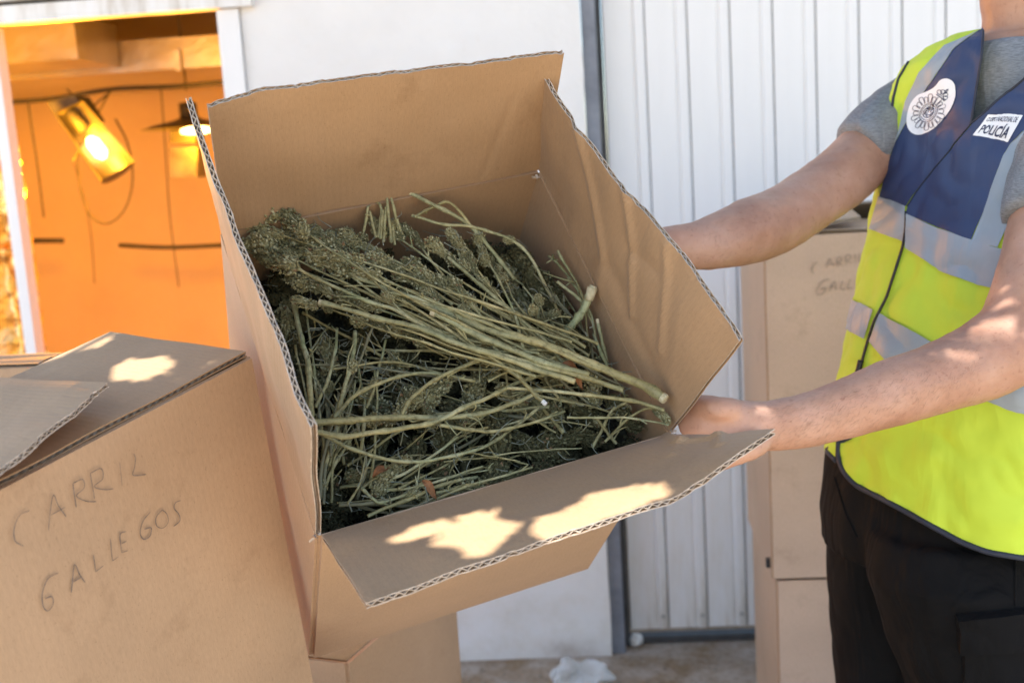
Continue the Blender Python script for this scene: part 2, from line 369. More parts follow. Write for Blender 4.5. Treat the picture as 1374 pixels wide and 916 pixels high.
def wallobj(name, s0, s1, z0, z1, mat=None, back=0., th=T_, label=None, cat='wall', kind=None, parent=None):
    b = MB(); ns = max(2, int((s1-s0)/.08)); nz = max(2, int((z1-z0)/.08))
    vs = []; fs = []
    for j in range(nz+1):
        for i in range(ns+1):
            s_ = s0+(s1-s0)*i/ns; z_ = z0+(z1-z0)*j/nz
            e = 0 if i in (0, ns) else .004*mnoise.noise(Vector((s_*2.1, z_*2.1, 1.7)))
            if i == ns and name == 'plaster_wall': s_ += .006*mnoise.noise(Vector((z_*6, 3.3, 0)))
            vs.append(WP(s_, back+e, z_))
    for j in range(nz):
        for i in range(ns): a = j*(ns+1)+i; fs.append((a, a+1, a+ns+2, a+ns+1))
    b.add(vs, fs)
    b.box(WP(s0, back+th, z0), WD*(s1-s0), ZU*(z1-z0), WN*(th-.006))
    return b.obj(name, mat or M['wall'], parent)
tag(wallobj('plaster_wall', sL, s_edge, 0, HB), 'white plastered wall between the orange lit doorway and the ribbed metal door', 'wall')
tag(wallobj('plaster_wall', -4.5, s_post-.75, 0, HB), 'white plastered wall to the far left of the orange lit doorway', 'wall')
lt = thing('door_lintel', 'white metal lintel with a dark groove over the orange lit doorway', 'lintel', WP((sL+s_post)/2, 0, zT))
b = MB(); b.box(WP(s_post-.75, .02, zT), WD*(sL-s_post+.79), ZU*.045, WN*.05); b.obj('lower_rail', M['metalw'], lt)
b = MB(); b.box(WP(s_post-.75, .10, zT+.045), WD*(sL-s_post+.79), ZU*.012, WN*.10); b.obj('groove', M['dark'], lt)
b = MB(); b.box(WP(s_post-.75, .10, zT+.057), WD*(sL-s_post+.79), ZU*.055, WN*.14); b.obj('upper_rail', M['metalw'], lt)
M['khaki'] = noisy('khaki_render', [(.3, (.28, .27, .20)), (.7, (.38, .37, .28))], 4, .8)
tag(wallobj('fascia', s_post-.75, sL+.05, zT+.112, HB, M['khaki'], back=-.02), 'khaki grey fascia above the white lintel', 'fascia')
# jambs
tag(MB().box(WP(sL-.060, .13, 0), WD*.058, ZU*(zT-.003), WN*.145).obj('door_jamb', M['metalw']), 'white door jamb against the plaster wall', 'door jamb')
tag(MB().box(WP(s_post-.016, .05, 0), WD*.030, ZU*(zT-.003), WN*.05).obj('door_post', M['metalw']), 'slim white post at the left of the orange lit doorway', 'post')
# steel post and ribbed door
fp = thing('steel_post', 'grey steel post between the plaster wall and the ribbed metal door', 'post', WP(s_edge+.02, .0, 0))
sp1 = ws(onwall(812, 450, .03))
MB().box(WP(s_edge+.002, .09, 0), WD*(sp1-s_edge+.012), ZU*HB, WN*.075).obj('post_face', M['frame'], fp)
MB().box(WP(sp1+.016, .10, 0), WD*.014, ZU*HB, WN*.04).obj('gap_shade_strip', M['dark'], fp)  # dark strip put in for the shaded gap between post and door
DB = .075
door = thing('metal_door', 'white ribbed sheet metal door to the right of the grey post', 'door', WP(sp1+.6, DB, 0))
ds0 = sp1+.033; pitch = abs(ws(onwall(979, 5, DB))-ws(onwall(921.5, 5, DB)))
r0 = ws(onwall(864, 5, DB)); print('pitch', pitch, 'r0-ds0', r0-ds0)
rib = .034
def panelgeo(w_):   # a flat pan with a raised rib on its right; bevelled
    prof = [(0, 0), (.0, .0), (w_-rib-.006, 0), (w_-rib-.0045, -.008), (w_-rib, -.008+.0), (w_-rib+.002, .012), (w_-.004, .012), (w_-.001, -.002)]
    prof = [(0.0005, -.004), (.0015, 0), (w_*.30, 0), (w_*.31, .0006), (w_*.32, 0), (w_-rib-.003, 0), (w_-rib-.001, -.003), (w_-rib, -.003), (w_-rib+.007, .0045), (w_-.009, .0045), (w_-.0015, -.004)]
    vs = []; fs = []; zs = np.linspace(.045, HB, 9)
    for z_ in zs:
        for (s_, h) in prof: vs.append(WD*s_+WN*h+ZU*z_)
    m_ = len(prof)
    for j in range(len(zs)-1):
        for i in range(m_-1): a = j*m_+i; fs.append((a, a+1, a+m_+1, a+m_))
    return vs, fs
pv, pf = panelgeo(pitch)
first = r0-.004-pitch*math.ceil((r0-.004-ds0)/pitch)+0
pme = mesh('panel', pv, pf, M['metalw'])
sv, sf = ellipsoid((0, 0, 0), (WD*.006, ZU*.006, WN*.004), 10, 6); sme = mesh('screw', sv, sf, M['screw'], smooth=True)
for k in range(13):
    s_ = r0-pitch*1+pitch*k
    inst('panel', pme, Matrix.Translation(Vector(WP(s_, DB, 0))), door)
    inst('screw', sme, Matrix.Translation(Vector(WP(s_+pitch-rib/2-.001, DB-.011, .085))), door)
MB().box(WP(ds0, DB+.04, .045), WD*(pitch*12.5), ZU*(HB-.05), WN*.03).obj('backing_sheet', M['dark'], door)
MB().box(WP(ds0-.01, DB+.03, .004), WD*(pitch*12.6), ZU*.018, WN*.035).obj('bottom_rail', M['dark'], door)
tag(wallobj('plaster_wall', ds0+pitch*12.4, 4.5, 0, HB), 'white plastered wall far to the right of the ribbed door', 'wall')
tag(MB().box(WP(-4.5, 4.2, HB), WD*9, WN*4.15, ZU*.12).obj('roof', M['metalw']), kind='structure')

# grow room behind the doorway
RB = 2.6
def RW(a, b_): return WP(a, b_, 0)
rs0, rs1 = s_post-1.3, sL+.55
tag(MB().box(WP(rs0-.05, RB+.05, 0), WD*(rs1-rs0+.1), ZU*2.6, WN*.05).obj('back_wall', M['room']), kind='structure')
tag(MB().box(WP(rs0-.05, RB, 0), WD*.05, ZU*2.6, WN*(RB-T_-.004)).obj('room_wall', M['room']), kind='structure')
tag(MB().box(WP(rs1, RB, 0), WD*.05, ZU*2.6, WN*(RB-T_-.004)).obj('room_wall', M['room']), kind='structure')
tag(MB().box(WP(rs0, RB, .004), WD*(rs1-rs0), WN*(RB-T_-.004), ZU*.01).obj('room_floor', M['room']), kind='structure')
cz = 2.28
ce = MB().box(WP(rs0, RB, cz), WD*(rs1-rs0), WN*(RB-T_-.004), ZU*.03).obj('room_ceiling', M['wood']); tag(ce, kind='structure')
for k in range(12):
    MB().box(WP(rs0, RB-.02-k*.2, cz-.012), WD*(rs1-rs0), WN*.19, ZU*.011).obj('ceiling_board', M['wood'], ce)
MB().box(WP(rs0, .75, cz-.16), WD*(rs1-rs0), WN*.10, ZU*.145).obj('ceiling_beam', M['wood'], ce)
# bulkhead / big square duct under the ceiling
def roompt(px, py, back): return onwall(px, py, back)
du = thing('air_duct', 'large square silver duct running under the dark ceiling inside the orange room', 'duct', roompt(150, 100, 1.5))
z1 = roompt(250, 100, 1.7)[2]; z2 = roompt(250, 68, 1.35)[2]
a0 = roompt(-60, 60, 1.4); 
b = MB().box(WP(rs0+.02, 2.45, z1), WD*(rs1-rs0-.04), WN*1.0, ZU*(max(.12, z2-z1))); b.obj('duct_body', M['duct'], du)
b = MB().box(WP(rs0+.02, 1.44, z1+.02), WD*1.05, WN*.38, ZU*.16); b.obj('side_branch', M['duct'], du)
b = MB().box(WP(rs0+1.3, 1.445, z1-.012), WD*.02, WN*.02, ZU*(z2-z1+.024)); b.obj('seam', M['duct'], du)
def tubeobj(name, pp, r, mat, label, cat, seg=8, n=24, **k):
    P = resample(pp, n); return tag(MB().tube(P, r, seg).obj(name, mat, smooth=True), label, cat, **k)
LB = 1.15
RM = lambda x, y, bk=LB: onwall(x, y, bk)
tubeobj('black_cable', [RM(-40, 140, 1.3), RM(60, 134, 1.3), RM(150, 120, 1.3), RM(240, 116, 1.3), RM(330, 108, 1.3)], .009, M['cable'], 'long black cable strung across under the silver duct', 'cable')
tubeobj('hanging_cord', [RM(38, 140, 1.2), RM(44, 180, 1.2), RM(52, 235, 1.2), RM(59, 292, 1.2)], .004, M['cable'], 'thin dark cord hanging left of the bright lamp', 'cord')
tubeobj('hanging_cord', [RM(216, 118, 1.2), RM(222, 200, 1.2), RM(228, 290, 1.2), RM(240, 385, 1.2)], .0025, M['cable'], 'thin cord hanging in front of the small lamp ballast', 'cord')
tubeobj('hanging_cord', [RM(100, 220, 1.6), RM(120, 300, 1.6), RM(127, 380, 1.6)], .0022, M['cable'], 'very thin cord hanging behind the cable loop', 'cord')
tubeobj('cable_loop', [RM(150, 122, 1.05), RM(120, 150, 1.05), RM(106, 195, 1.0), RM(107, 250, 1.0), RM(122, 290, 1.0), RM(145, 300, 1.0), RM(168, 280, 1.0), RM(178, 240, 1.0), RM(172, 195, 1.0), RM(155, 160, 1.02)], .0035, M['cable'], 'thin cable hanging in a loop below the bright lamp', 'cable', n=60)
tubeobj('cable_loop', [RM(2, 190, 1.2), RM(20, 215, 1.2), RM(27, 250, 1.2), RM(24, 285, 1.2)], .003, M['cable'], 'short arc of cable beside the slim white post', 'cable')
tubeobj('wall_rail', [RM(28, 323, 1.9), RM(85, 323, 1.9)], .012, M['cable'], 'short dark rail on the back wall beside the post', 'rail', n=4)
tubeobj('wall_rail', [RM(160, 329, 1.9), RM(225, 332, 1.9), RM(300, 329, 1.9)], .010, M['cable'], 'long dark rail on the back wall below the cable loop', 'rail', n=8)
# bright lamp: open reflector hood with a bulb inside
lc = RM(125, 190, .75)
lamp = thing('grow_lamp', 'bright glowing grow lamp with an open silver hood inside the orange doorway', 'lamp', lc)
ax = nrm(RM(160, 232, .75)-RM(95, 148, .75)); side = nrm(np.cross(ax, WN)); out = np.cross(side, ax)
if out@WN < 0: out = -out
if side@WD < 0: side = -side
out = nrm(out+side*.9); side = nrm(np.cross(ax, out))
M['hood'] = noisy('dark_hood', [(.3, (.06, .055, .05)), (.7, (.18, .165, .15))], 12, .4, .3, 30, metallic=.6, bdist=.004)  # dark base keeps hoods and case from burning out near the lamps
Lh = np.linalg.norm(RM(160, 232, .75)-RM(95, 148, .75))*.5
secs = []
for k in range(13):
    q = math.pi*(k/12); wdt = .060
    secs.append([lc+ax*(t*Lh)+side*math.cos(q)*wdt*(1+.12*t)-out*math.sin(q)*.06*(1+.3*t)+out*.02 for t in (-1, 1)])
vs = []; fs = []
for sct in secs: vs += sct
for sct in secs: vs += [p-out*.006 for p in sct]
for k in range(12): a = 2*k; fs += [(a, a+1, a+3, a+2), (a+26, a+28, a+29, a+27)]
obj('reflector_hood', vs, fs, M['hood'], lamp, smooth=True)
for e in (-1, 1):
    pts = [lc+ax*(e*Lh)+side*math.cos(math.pi*k/12)*.058*(1+.12*e)-out*math.sin(math.pi*k/12)*.058*(1+.3*e)+out*.02 for k in range(13)]
    obj('hood_end', pts+[p+ax*e*.004 for p in pts], [tuple(range(13)), tuple(range(13, 26))[::-1]], M['hood'], lamp)
MB().tube([lc-ax*Lh*.15-out*.01, lc+ax*Lh*.0-out*.008, lc+ax*Lh*.35-out*.008, lc+ax*Lh*.5-out*.01], [.012, .024, .024, .010], 14).obj('bulb', M['bulb'], lamp, smooth=True)
MB().tube([lc-ax*Lh*.95, lc-ax*Lh*.36], .020, 12).obj('socket', M['cable'], lamp, smooth=True)
b = MB(); b.box(RM(62, 138, .8), RM(100, 128, .8)-RM(62, 138, .8), RM(84, 172, .8)-RM(62, 138, .8), -WN*.12); b.obj('ballast_box', M['cable'], lamp)
b = MB(); b.tube([lc-ax*Lh-side*.05, RM(90, 120, 1.0)], .003, 6); b.tube([lc+ax*Lh*.2+side*.1, RM(150, 118, 1.0)], .003, 6); b.obj('hanging_wire', M['cable'], lamp)
pl = bpy.data.lights.new('grow_lamp_light', 'POINT'); po = bpy.data.objects.new('grow_lamp_light', pl); COL.objects.link(po)
po.location = Vector(WN*.22-ZU*.05); po.parent = lamp; pl.energy = 44; pl.color = (1, .365, .012); pl.shadow_soft_size = .08
# second lamp
l2 = RM(255, 172, 1.5)
lamp2 = thing('grow_lamp', 'small flat hooded grow lamp half hidden behind the open box', 'lamp', l2)
hw = .20
secs = [[l2+WD*math.cos(q)*r-WN*math.sin(q)*r*.7+ZU*z_ for q in np.linspace(0, 2*math.pi, 28, False)] for r, z_ in ((hw, .0), (hw*.75, .016), (hw*.3, .034), (.03, .045))]
v_, f_ = rings(secs, False); obj('lamp_shade', v_, f_, M['hood'], lamp2, smooth=True)
MB().tube([l2-WD*.03+WN*.02-ZU*.012, l2+WN*.02-ZU*.012, l2+WD*.06+WN*.02-ZU*.012, l2+WD*.09+WN*.02-ZU*.012], [.008, .015, .015, .008], 12).obj('bulb', M['bulb'], lamp2, smooth=True)
MB().tube([l2+ZU*.04, l2+ZU*.10], .035, 10).obj('socket', M['cable'], lamp2, smooth=True)
MB().tube([l2+ZU*.15, l2+ZU*.45], .004, 6).obj('hanging_wire', M['cable'], lamp2)
p2 = bpy.data.lights.new('grow_lamp_light', 'POINT'); po2 = bpy.data.objects.new('grow_lamp_light', p2); COL.objects.link(po2)
po2.location = Vector(-ZU*.06); po2.parent = lamp2; p2.energy = 11; p2.color = (1, .365, .012); p2.shadow_soft_size = .08
bl = thing('ballast_unit', 'dark rectangular unit hanging under the small lamp in the orange room', 'ballast', RM(245, 215, 1.6))
bx0 = RM(228, 238, 1.6); MB().box(bx0, RM(264, 238, 1.6)-bx0, RM(228, 198, 1.6)-bx0, -WN*.12).obj('case', M['hood'], bl)
bx1 = RM(228, 192, 1.6); MB().box(bx1, RM(262, 192, 1.6)-bx1, RM(228, 176, 1.6)-bx1, -WN*.1).obj('bracket', M['cable'], bl)
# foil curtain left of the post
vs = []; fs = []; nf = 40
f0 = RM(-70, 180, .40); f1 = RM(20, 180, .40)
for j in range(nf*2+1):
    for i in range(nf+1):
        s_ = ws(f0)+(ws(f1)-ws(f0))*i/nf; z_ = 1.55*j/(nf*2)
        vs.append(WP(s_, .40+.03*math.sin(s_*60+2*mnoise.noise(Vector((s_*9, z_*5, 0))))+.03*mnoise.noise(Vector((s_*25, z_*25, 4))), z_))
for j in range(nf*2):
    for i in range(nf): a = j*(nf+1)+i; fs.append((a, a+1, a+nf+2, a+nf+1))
tag(obj('foil_curtain', vs, fs, M['foil'], smooth=True), 'crumpled silver foil sheet coloured gold for the lamp glow left of the slim post', 'foil')
for k_ in ('hivis', 'navy', 'silver'): addfold(M[k_], 11, .014)
addfold(M['tee'], 16, .018); addfold(M['trouser'], 14, .03)

# ---------------------------------------------------------------- corrugated board
def gridpatch(c0, c1, e_pts, nu, nv, jit=0., e_n=None, seed=0, bow=0., creases=()):
    """grid between a crease line c0->c1 and an outer edge polyline; returns (nu+1, nv+1, 3)"""
    E_ = polyres(e_pts, nu+1); C_ = [c0+(c1-c0)*t for t in np.linspace(0, 1, nu+1)]
    G = np.zeros((nu+1, nv+1, 3)); nn = nrm(np.cross(c1-c0, E_[nu//2]-C_[nu//2]))
    Lh = np.linalg.norm(E_[nu//2]-C_[nu//2]); Lu = np.linalg.norm(c1-c0)
    for i in range(nu+1):
        j_ = jit*(mnoise.noise(Vector((i*.21, seed*5.1, .3)))+.7*mnoise.noise(Vector((i*.9, seed*3.1, 1.3))))
        spike = jit*2.2*max(0, mnoise.noise(Vector((i*.33, seed*9.1, 7.3)))-.32)*3
        for j in range(nv+1):
            t = j/nv; tt = t*(1+(j_-spike)/Lh*(t**4))
            P = C_[i]+(E_[i]-C_[i])*tt
            d = bow*math.sin(math.pi*i/nu)*t + .0018*mnoise.noise(Vector((i*.06+seed, t*2.5, 2.2)))*2
            for (u0, v0, u1, v1, amp, wd) in creases:
                u_, v_ = i/nu*Lu, t*Lh; a = np.array([u0*Lu, v0*Lh]); bb = np.array([u1*Lu, v1*Lh]); ab = bb-a
                s_ = np.clip(((np.array([u_, v_])-a)@ab)/(ab@ab), 0, 1); dist = np.linalg.norm(np.array([u_, v_])-a-ab*s_)
                d += amp*math.exp(-(dist/wd)**2)
            G[i, j] = P+nn*d
    return G, nn, Lu, Lh
def board(name, parent, G, nn, Lu, Lh, t=.006, lin=.0013, flutes=True, label=None, mat=None, lmat=None):
    """two liners with real fluting between them: the flap is the liners' mesh, the flutes its child part"""
    nu, nv = G.shape[0]-1, G.shape[1]-1
    sd_ = Lu*77+Lh*31
    def cr(i, j): return 1-(.55*max(0, mnoise.noise(Vector((i*.16, sd_, 0))))+.5*max(0, mnoise.noise(Vector((i*.5, sd_, 3)))-.25)) if (flutes and j >= nv-1) else 1
    def P(i, j, o): return G[i, j]+nn*o*cr(i, j)
    vs = []; fs = []; uv = []; mi = []
    for (o0, o1) in ((t/2-lin, t/2), (-t/2, -t/2+lin)):
        b0 = len(vs)
        for o in (o0, o1):
            for i in range(nu+1):
                for j in range(nv+1): vs.append(P(i, j, o)); uv.append((Lu*i/nu, Lh*j/nv))
        N_ = (nu+1)*(nv+1); idx = lambda k, i, j: b0+k*N_+i*(nv+1)+j
        for i in range(nu):
            for j in range(nv):
                fs.append((idx(1, i, j), idx(1, i+1, j), idx(1, i+1, j+1), idx(1, i, j+1))); mi.append(0)
                fs.append((idx(0, i, j), idx(0, i, j+1), idx(0, i+1, j+1), idx(0, i+1, j))); mi.append(0)
        for i in range(nu):
            fs.append((idx(0, i, nv), idx(1, i, nv), idx(1, i+1, nv), idx(0, i+1, nv))); mi.append(1)
            fs.append((idx(0, i, 0), idx(0, i+1, 0), idx(1, i+1, 0), idx(1, i, 0))); mi.append(0)
        for j in range(nv):
            fs.append((idx(0, 0, j), idx(1, 0, j), idx(1, 0, j+1), idx(0, 0, j+1))); mi.append(1)
            fs.append((idx(0, nu, j), idx(0, nu, j+1), idx(1, nu, j+1), idx(1, nu, j))); mi.append(1)
    o = obj(name, vs, fs, [mat or M['card'], lmat or M['liner']], parent, uvs=uv, label=label)
    o.data.polygons.foreach_set('material_index', mi)
    if flutes:
        npk = int(Lu/.0048); vs = []; fs = []; js = list(range(nv+1))
        for k in range(npk+1):
            x = k/npk*nu; i0 = min(int(x), nu-1); fr = x-i0; sgn = 1 if k % 2 else -1
            for s2 in (0, 1):
                for j in js:
                    p = G[i0, j]*(1-fr)+G[i0+1, j]*fr
                    if j == nv: p = p-nrm(G[i0, nv]-G[i0, nv-1])*rng.uniform(0, .0008)
                    vs.append(p+nn*(sgn*(t/2-lin-.0006)+(.0006 if s2 else -.0006))*cr(x, j))
        m_ = len(js)
        for k in range(npk):
            for s2 in (0, 1):
                for q in range(m_-1):
                    a = (k*2+s2)*m_+q; c = ((k+1)*2+s2)*m_+q; fs.append((a, c, c+1, a+1) if s2 else (a, a+1, c+1, c))
            a = (k*2)*m_+m_-1; a2 = (k*2+1)*m_+m_-1; c = ((k+1)*2)*m_+m_-1; c2 = ((k+1)*2+1)*m_+m_-1
            fs.append((a, a2, c2, c))
        f_ = obj('fluting', vs, fs, M['flute'], o)
    return o
def sheet(name, parent, p00, p10, p01, n_u=24, n_v=24, t=.006, bulge=0., mat=None, label=None, seed=0, out=None):
    """a flat cardboard panel: corner p00, u to p10, v to p01; slab with faint bulge"""
    G = np.zeros((n_u+1, n_v+1, 3)); a = p10-p00; b_ = p01-p00; nn = nrm(np.cross(a, b_))
    if out is not None and nn@out < 0: nn = -nn
    for i in range(n_u+1):
        for j in range(n_v+1):
            u, v = i/n_u, j/n_v
            G[i, j] = p00+a*u+b_*v+nn*(bulge*math.sin(math.pi*u)*math.sin(math.pi*v)+.0015*mnoise.noise(Vector((u*3+seed, v*3, .5)))*(4*u*(1-u)*4*v*(1-v))**.3)
    return board(name, parent, G, nn, np.linalg.norm(a), np.linalg.norm(b_), t, t/2-.0002, False, label, mat, mat or M['card'])
def strokes(name, parent, lines, P0, n, wd, mat, lift=.0006, label=None):
    for L in lines:
        pts = [onp(px, py, P0, n)+n*lift for px, py in (resample([np.array(q, float) for q in L], max(6, len(L)*6)) if len(L) > 2 else polyres([np.array(q, float) for q in L], 6))]
        m_ = len(pts); vs = []
        for i in range(m_):
            t_ = nrm(pts[min(i+1, m_-1)]-pts[max(i-1, 0)]); s_ = nrm(np.cross(t_, n)); w_ = wd*(.75+.5*mnoise.noise(Vector(tuple(pts[i]*60))))*(.55 if i in (0, m_-1) else 1)
            vs += [pts[i]-s_*w_/2, pts[i]+s_*w_/2]
        obj(name, vs, [(2*i, 2*i+1, 2*i+3, 2*i+2) for i in range(m_-1)], mat, parent)

# ---------------------------------------------------------------- the open box held up to the camera
cTL, cTR, cBR, cBL = (np.array(p) for p in ([-.34236, -.12909, 1.33543], [.03461, -.22177, 1.47], [.17928, .10652, 1.29086], [-.19770, .19920, 1.15629]))
HD = CV(np.array([-.1674, .5281, .8327])); HU = CV(np.array([.9175, -.2256, .3275])); HV = CV(np.array([.3608, .8188, -.4468])); HDEP = .4186; HW, HH = .4109, .4009
TL, TR, BR, BL = C2W(cTL), C2W(cTR), C2W(cBR), C2W(cBL)
def hl(P): q = P-TL; return np.array([q@HU, q@HV, q@HD])      # local u, v, depth
def HL(u, v, d): return TL+HU*u+HV*v+HD*d
def HB_(px, py, d=0.):
    r = ray(px, py); return CAM+r*(((TL-CAM)@HD+d)/(r@HD))
hero = thing('open_cardboard_box', 'large open cardboard box tilted towards the camera and full of dried stems', 'cardboard box', HL(HW/2, HH/2, HDEP))
tk = .006
pe = .003
sheet('side_wall', hero, TL+HU*0-HV*pe, TR-HV*pe, TL-HV*pe+HD*HDEP, bulge=.004, seed=1, out=-HV)
sheet('side_wall', hero, TR+HU*pe, BR+HU*pe, TR+HU*pe+HD*HDEP, bulge=.004, seed=2, out=HU)
sheet('side_wall', hero, BL+HV*pe, BR+HV*pe, BL+HV*pe+HD*HDEP, bulge=.006, seed=3, out=HV, mat=M['card_smooth'])
sheet('side_wall', hero, TL-HU*pe, BL-HU*pe, TL-HU*pe+HD*HDEP, bulge=.006, seed=4, out=-HU, mat=M['card_smooth'])
sheet('base', hero, TL+HD*(HDEP+pe), TR+HD*(HDEP+pe), BL+HD*(HDEP+pe), seed=5, out=HD)
def flap(c0, c1, epts, label, jit, seed, bow=0, creases=(), nv=14, gap=.004, nu=110):
    ed = [CP(*q) for q in epts]; off = nrm((ed[0]+ed[-1])/2-(c0+c1)/2)*gap
    G, nn, Lu, Lh = gridpatch(c0+off, c1+off, ed, nu, nv, jit, None, seed, bow, creases)
    return board('flap', hero, G, nn, Lu, Lh, .0062, .0010, True, label)
e0, e1_ = TL-HV*pe, TR-HV*pe
flap(e0, e1_+HU*.002, [(278, 140, 1.165), (350, 124, 1.19), (430, 111, 1.215), (545, 98, 1.25), (600, 92, 1.265), (655, 84, 1.28), (710, 76, 1.295), (756, 70, 1.31)], 'upper flap with a frayed top edge', .0014, 11, bow=-.004,
     creases=[(.80, .05, .87, .75, -.0012, .006)])
flap(TR+HU*pe, BR+HU*pe, [(724, 93, 1.335), (760, 143, 1.315), (800, 196, 1.29), (830, 239, 1.27), (880, 292, 1.235), (920, 341, 1.20), (955, 396, 1.165), (995, 456, 1.13)], 'right flap with diagonal dents', .0009, 12, bow=.004, nv=40,
     creases=[(.22, 1.0, .46, .30, .0042, .009), (.46, .30, .50, .0, .0012, .008), (.46, 1.0, .66, .25, .0036, .007), (.66, .95, .82, .35, .0028, .007), (.55, .62, .66, .72, -.0022, .010), (.80, .75, .90, .3, .0008, .008), (.46, .30, .95, .12, -.0022, .012)])
flap(TL-HU*pe, BL-HU*pe, [(255, 131, 1.13), (262, 155, 1.12), (274, 195, 1.105), (292, 248, 1.09), (318, 315, 1.065), (345, 382, 1.04), (372, 450, 1.015), (396, 515, .99), (418, 572, .97)], 'left flap seen almost edge on', .0012, 13, bow=.0)
flap(BL+HV*pe, BR+HV*pe, [(491, 811, .985), (560, 790, .998), (640, 762, 1.013), (720, 735, 1.028), (800, 710, 1.044), (850, 693, 1.053), (900, 676, 1.063), (950, 645, 1.073), (1000, 610, 1.083), (1040, 581, 1.092)], 'lower flap with a sunlit top', .0010, 14, bow=-.003, nv=30,
     creases=[(.985, .0, .93, .35, -.004, .006), (.93, .35, .985, .55, -.004, .006), (.985, .55, .93, .72, -.004, .006), (.93, .35, .86, .5, -.002, .006), (.0, .35, .4, .5, .001, .02)])
# plies of torn paper where the panels part
b = MB()
for (px, py, d, n_) in ((718, 237, .0, 5), (425, 718, -.002, 7), (905, 579, -.002, 5)):
    for k in range(n_):
        p = HB_(px+rng.uniform(-3, 3), py+rng.uniform(-4, 4), d); a = nrm(rng.normal(size=3)); c = nrm(np.cross(a, rng.normal(size=3)))
        L_ = rng.uniform(.003, .008); b.add([p, p+a*L_, p+a*L_*.8+c*.003, p+c*.003], [(0, 1, 2, 3)])
tag(b.obj('torn_paper', M['liner'], hero), kind='stuff')

# ---------------------------------------------------------------- closed boxes around it
def boxthing(name, label, O, A, B, C_, top_open=False, cat='cardboard box', mats=None, skip=(), seed=20, base=None, closed=False, face=None):
    """O = top corner nearest the camera, A and B run along the top, C_ down. Panels as parts"""
    t = thing(name, label, cat, base if base is not None else O+A/2+B/2+C_)
    nA, nB, nC = nrm(A), nrm(B), nrm(C_); e = .003
    sheet('side_wall', t, O, O+A, O+C_, out=-nB, seed=seed, bulge=.004, mat=face or M['card_smooth'])
    sheet('side_wall', t, O+B, O+A+B, O+B+C_, out=nB, seed=seed+1)
    sheet('side_wall', t, O+nB*e, O+B-nB*e, O+C_+nB*e, out=-nA, seed=seed+2, bulge=.003, mat=M['card_smooth'])
    sheet('side_wall', t, O+A+nB*e, O+A+B-nB*e, O+A+C_+nB*e, out=nA, seed=seed+3)
    if closed:
        for q in (0, 1): sheet('flap', t, O+nB*(e+np.linalg.norm(B)*.5*q)-nC*.004, O+A+nB*(e+np.linalg.norm(B)*.5*q)-nC*.004, O+nB*(np.linalg.norm(B)*(.5+.5*q)-e)-nC*.004, 12, 6, out=-nC, seed=seed+5+q)
    sheet('base', t, O+C_+nA*e+nB*e-nC*e, O+A+C_-nA*e+nB*e-nC*e, O+B+C_+nA*e-nB*e-nC*e, out=nC, seed=seed+4)
    return t
# left box with CARRIL GALLEGOS
lO = C2W(np.array([-.28629, .01789, 1.22])); l1 = CV(np.array([-.5059, .3494, -.7887])); l2_ = CV(np.array([.0936, .9311, .3525])); l3 = CV(np.array([-.8575, -.1045, .5037]))
LA, LBb, LC = .44, .225, .50
lb = boxthing('cardboard_box', 'near cardboard box at the lower left with CARRIL GALLEGOS written on its side', lO, l1*LA, l3*LBb, l2_*LC, seed=30)
nF = -nrm(l3)
# top panels: one flap lying, one raised
G, nn, Lu, Lh = gridpatch(lO+l3*.004-l2_*.003, lO+l1*LA+l3*.004-l2_*.003, [lO+l3*(LBb-.002)-l2_*.003, lO+l1*LA+l3*(LBb-.002)-l2_*.003], 60, 10, .0006, seed=31)
board('flap', lb, G, nn, Lu, Lh, .006, .0013, True, 'closed top flap with sun patches')
# raised flap, hinged on the left end of the box, tip towards the right
ra, rb = CP(-60, 560, .98), CP(-90, 690, .80); rc, rd = CP(145, 518, 1.035), CP(0, 633, .86)
tn0 = nrm(np.cross(l1, l3)); LD = lambda x, y, lf: CP(x, y, ((onp(x, y, lO, tn0)-CAM)@FW)-lf)
pa, pb = LD(-60, 505, .03), LD(-150, 640, .02)
G, nn, Lu, Lh = gridpatch(pa, pb, [LD(145, 517, .10), LD(110, 545, .095), LD(60, 587, .085), LD(0, 634, .075), LD(-60, 682, .065)], 70, 12, .001, seed=32)
board('flap', lb, G, nn, Lu, Lh, .006, .0013, True, 'raised top flap curling up')
tn0 = nrm(np.cross(l1, l3))
z2p = lambda L: [[(x/1.924, 440+y/1.924) for x, y in q] for q in L]
carril = z2p([[(75, 470), (50, 482), (36, 515), (38, 548), (60, 562)], [(124, 522), (129, 470), (137, 430), (150, 458), (170, 486)], [(130, 482), (166, 462)],
   [(196, 462), (191, 430), (187, 400)], [(187, 400), (212, 390), (216, 412), (196, 432), (222, 446), (248, 447)],
   [(243, 440), (237, 405), (232, 374)], [(232, 374), (260, 362), (264, 388), (242, 408), (268, 416), (292, 414)], [(308, 346), (314, 406)], [(344, 324), (349, 336), (346, 360), (343, 379), (376, 377)]])
galle = z2p([[(150, 631), (124, 645), (109, 680), (110, 715), (122, 729), (136, 712), (133, 692), (116, 697)], [(183, 682), (187, 642), (192, 609), (205, 636), (219, 656)], [(187, 655), (211, 640)],
   [(240, 584), (246, 628)], [(246, 628), (266, 612)], [(284, 543), (289, 600)], [(289, 600), (304, 590)], [(324, 524), (309, 533), (313, 579)], [(313, 579), (329, 573)], [(312, 556), (325, 549)],
   [(387, 474), (368, 498), (361, 528), (370, 544), (386, 536), (389, 515), (372, 518)], [(418, 468), (402, 488), (404, 510), (420, 515), (433, 500), (430, 480), (418, 468)], [(466, 444), (452, 450), (449, 465), (461, 480), (463, 497), (447, 511)]])
strokes('pen_stroke', lb, carril+galle, lO+nF*.0072, nF, .0014, M['pen'])
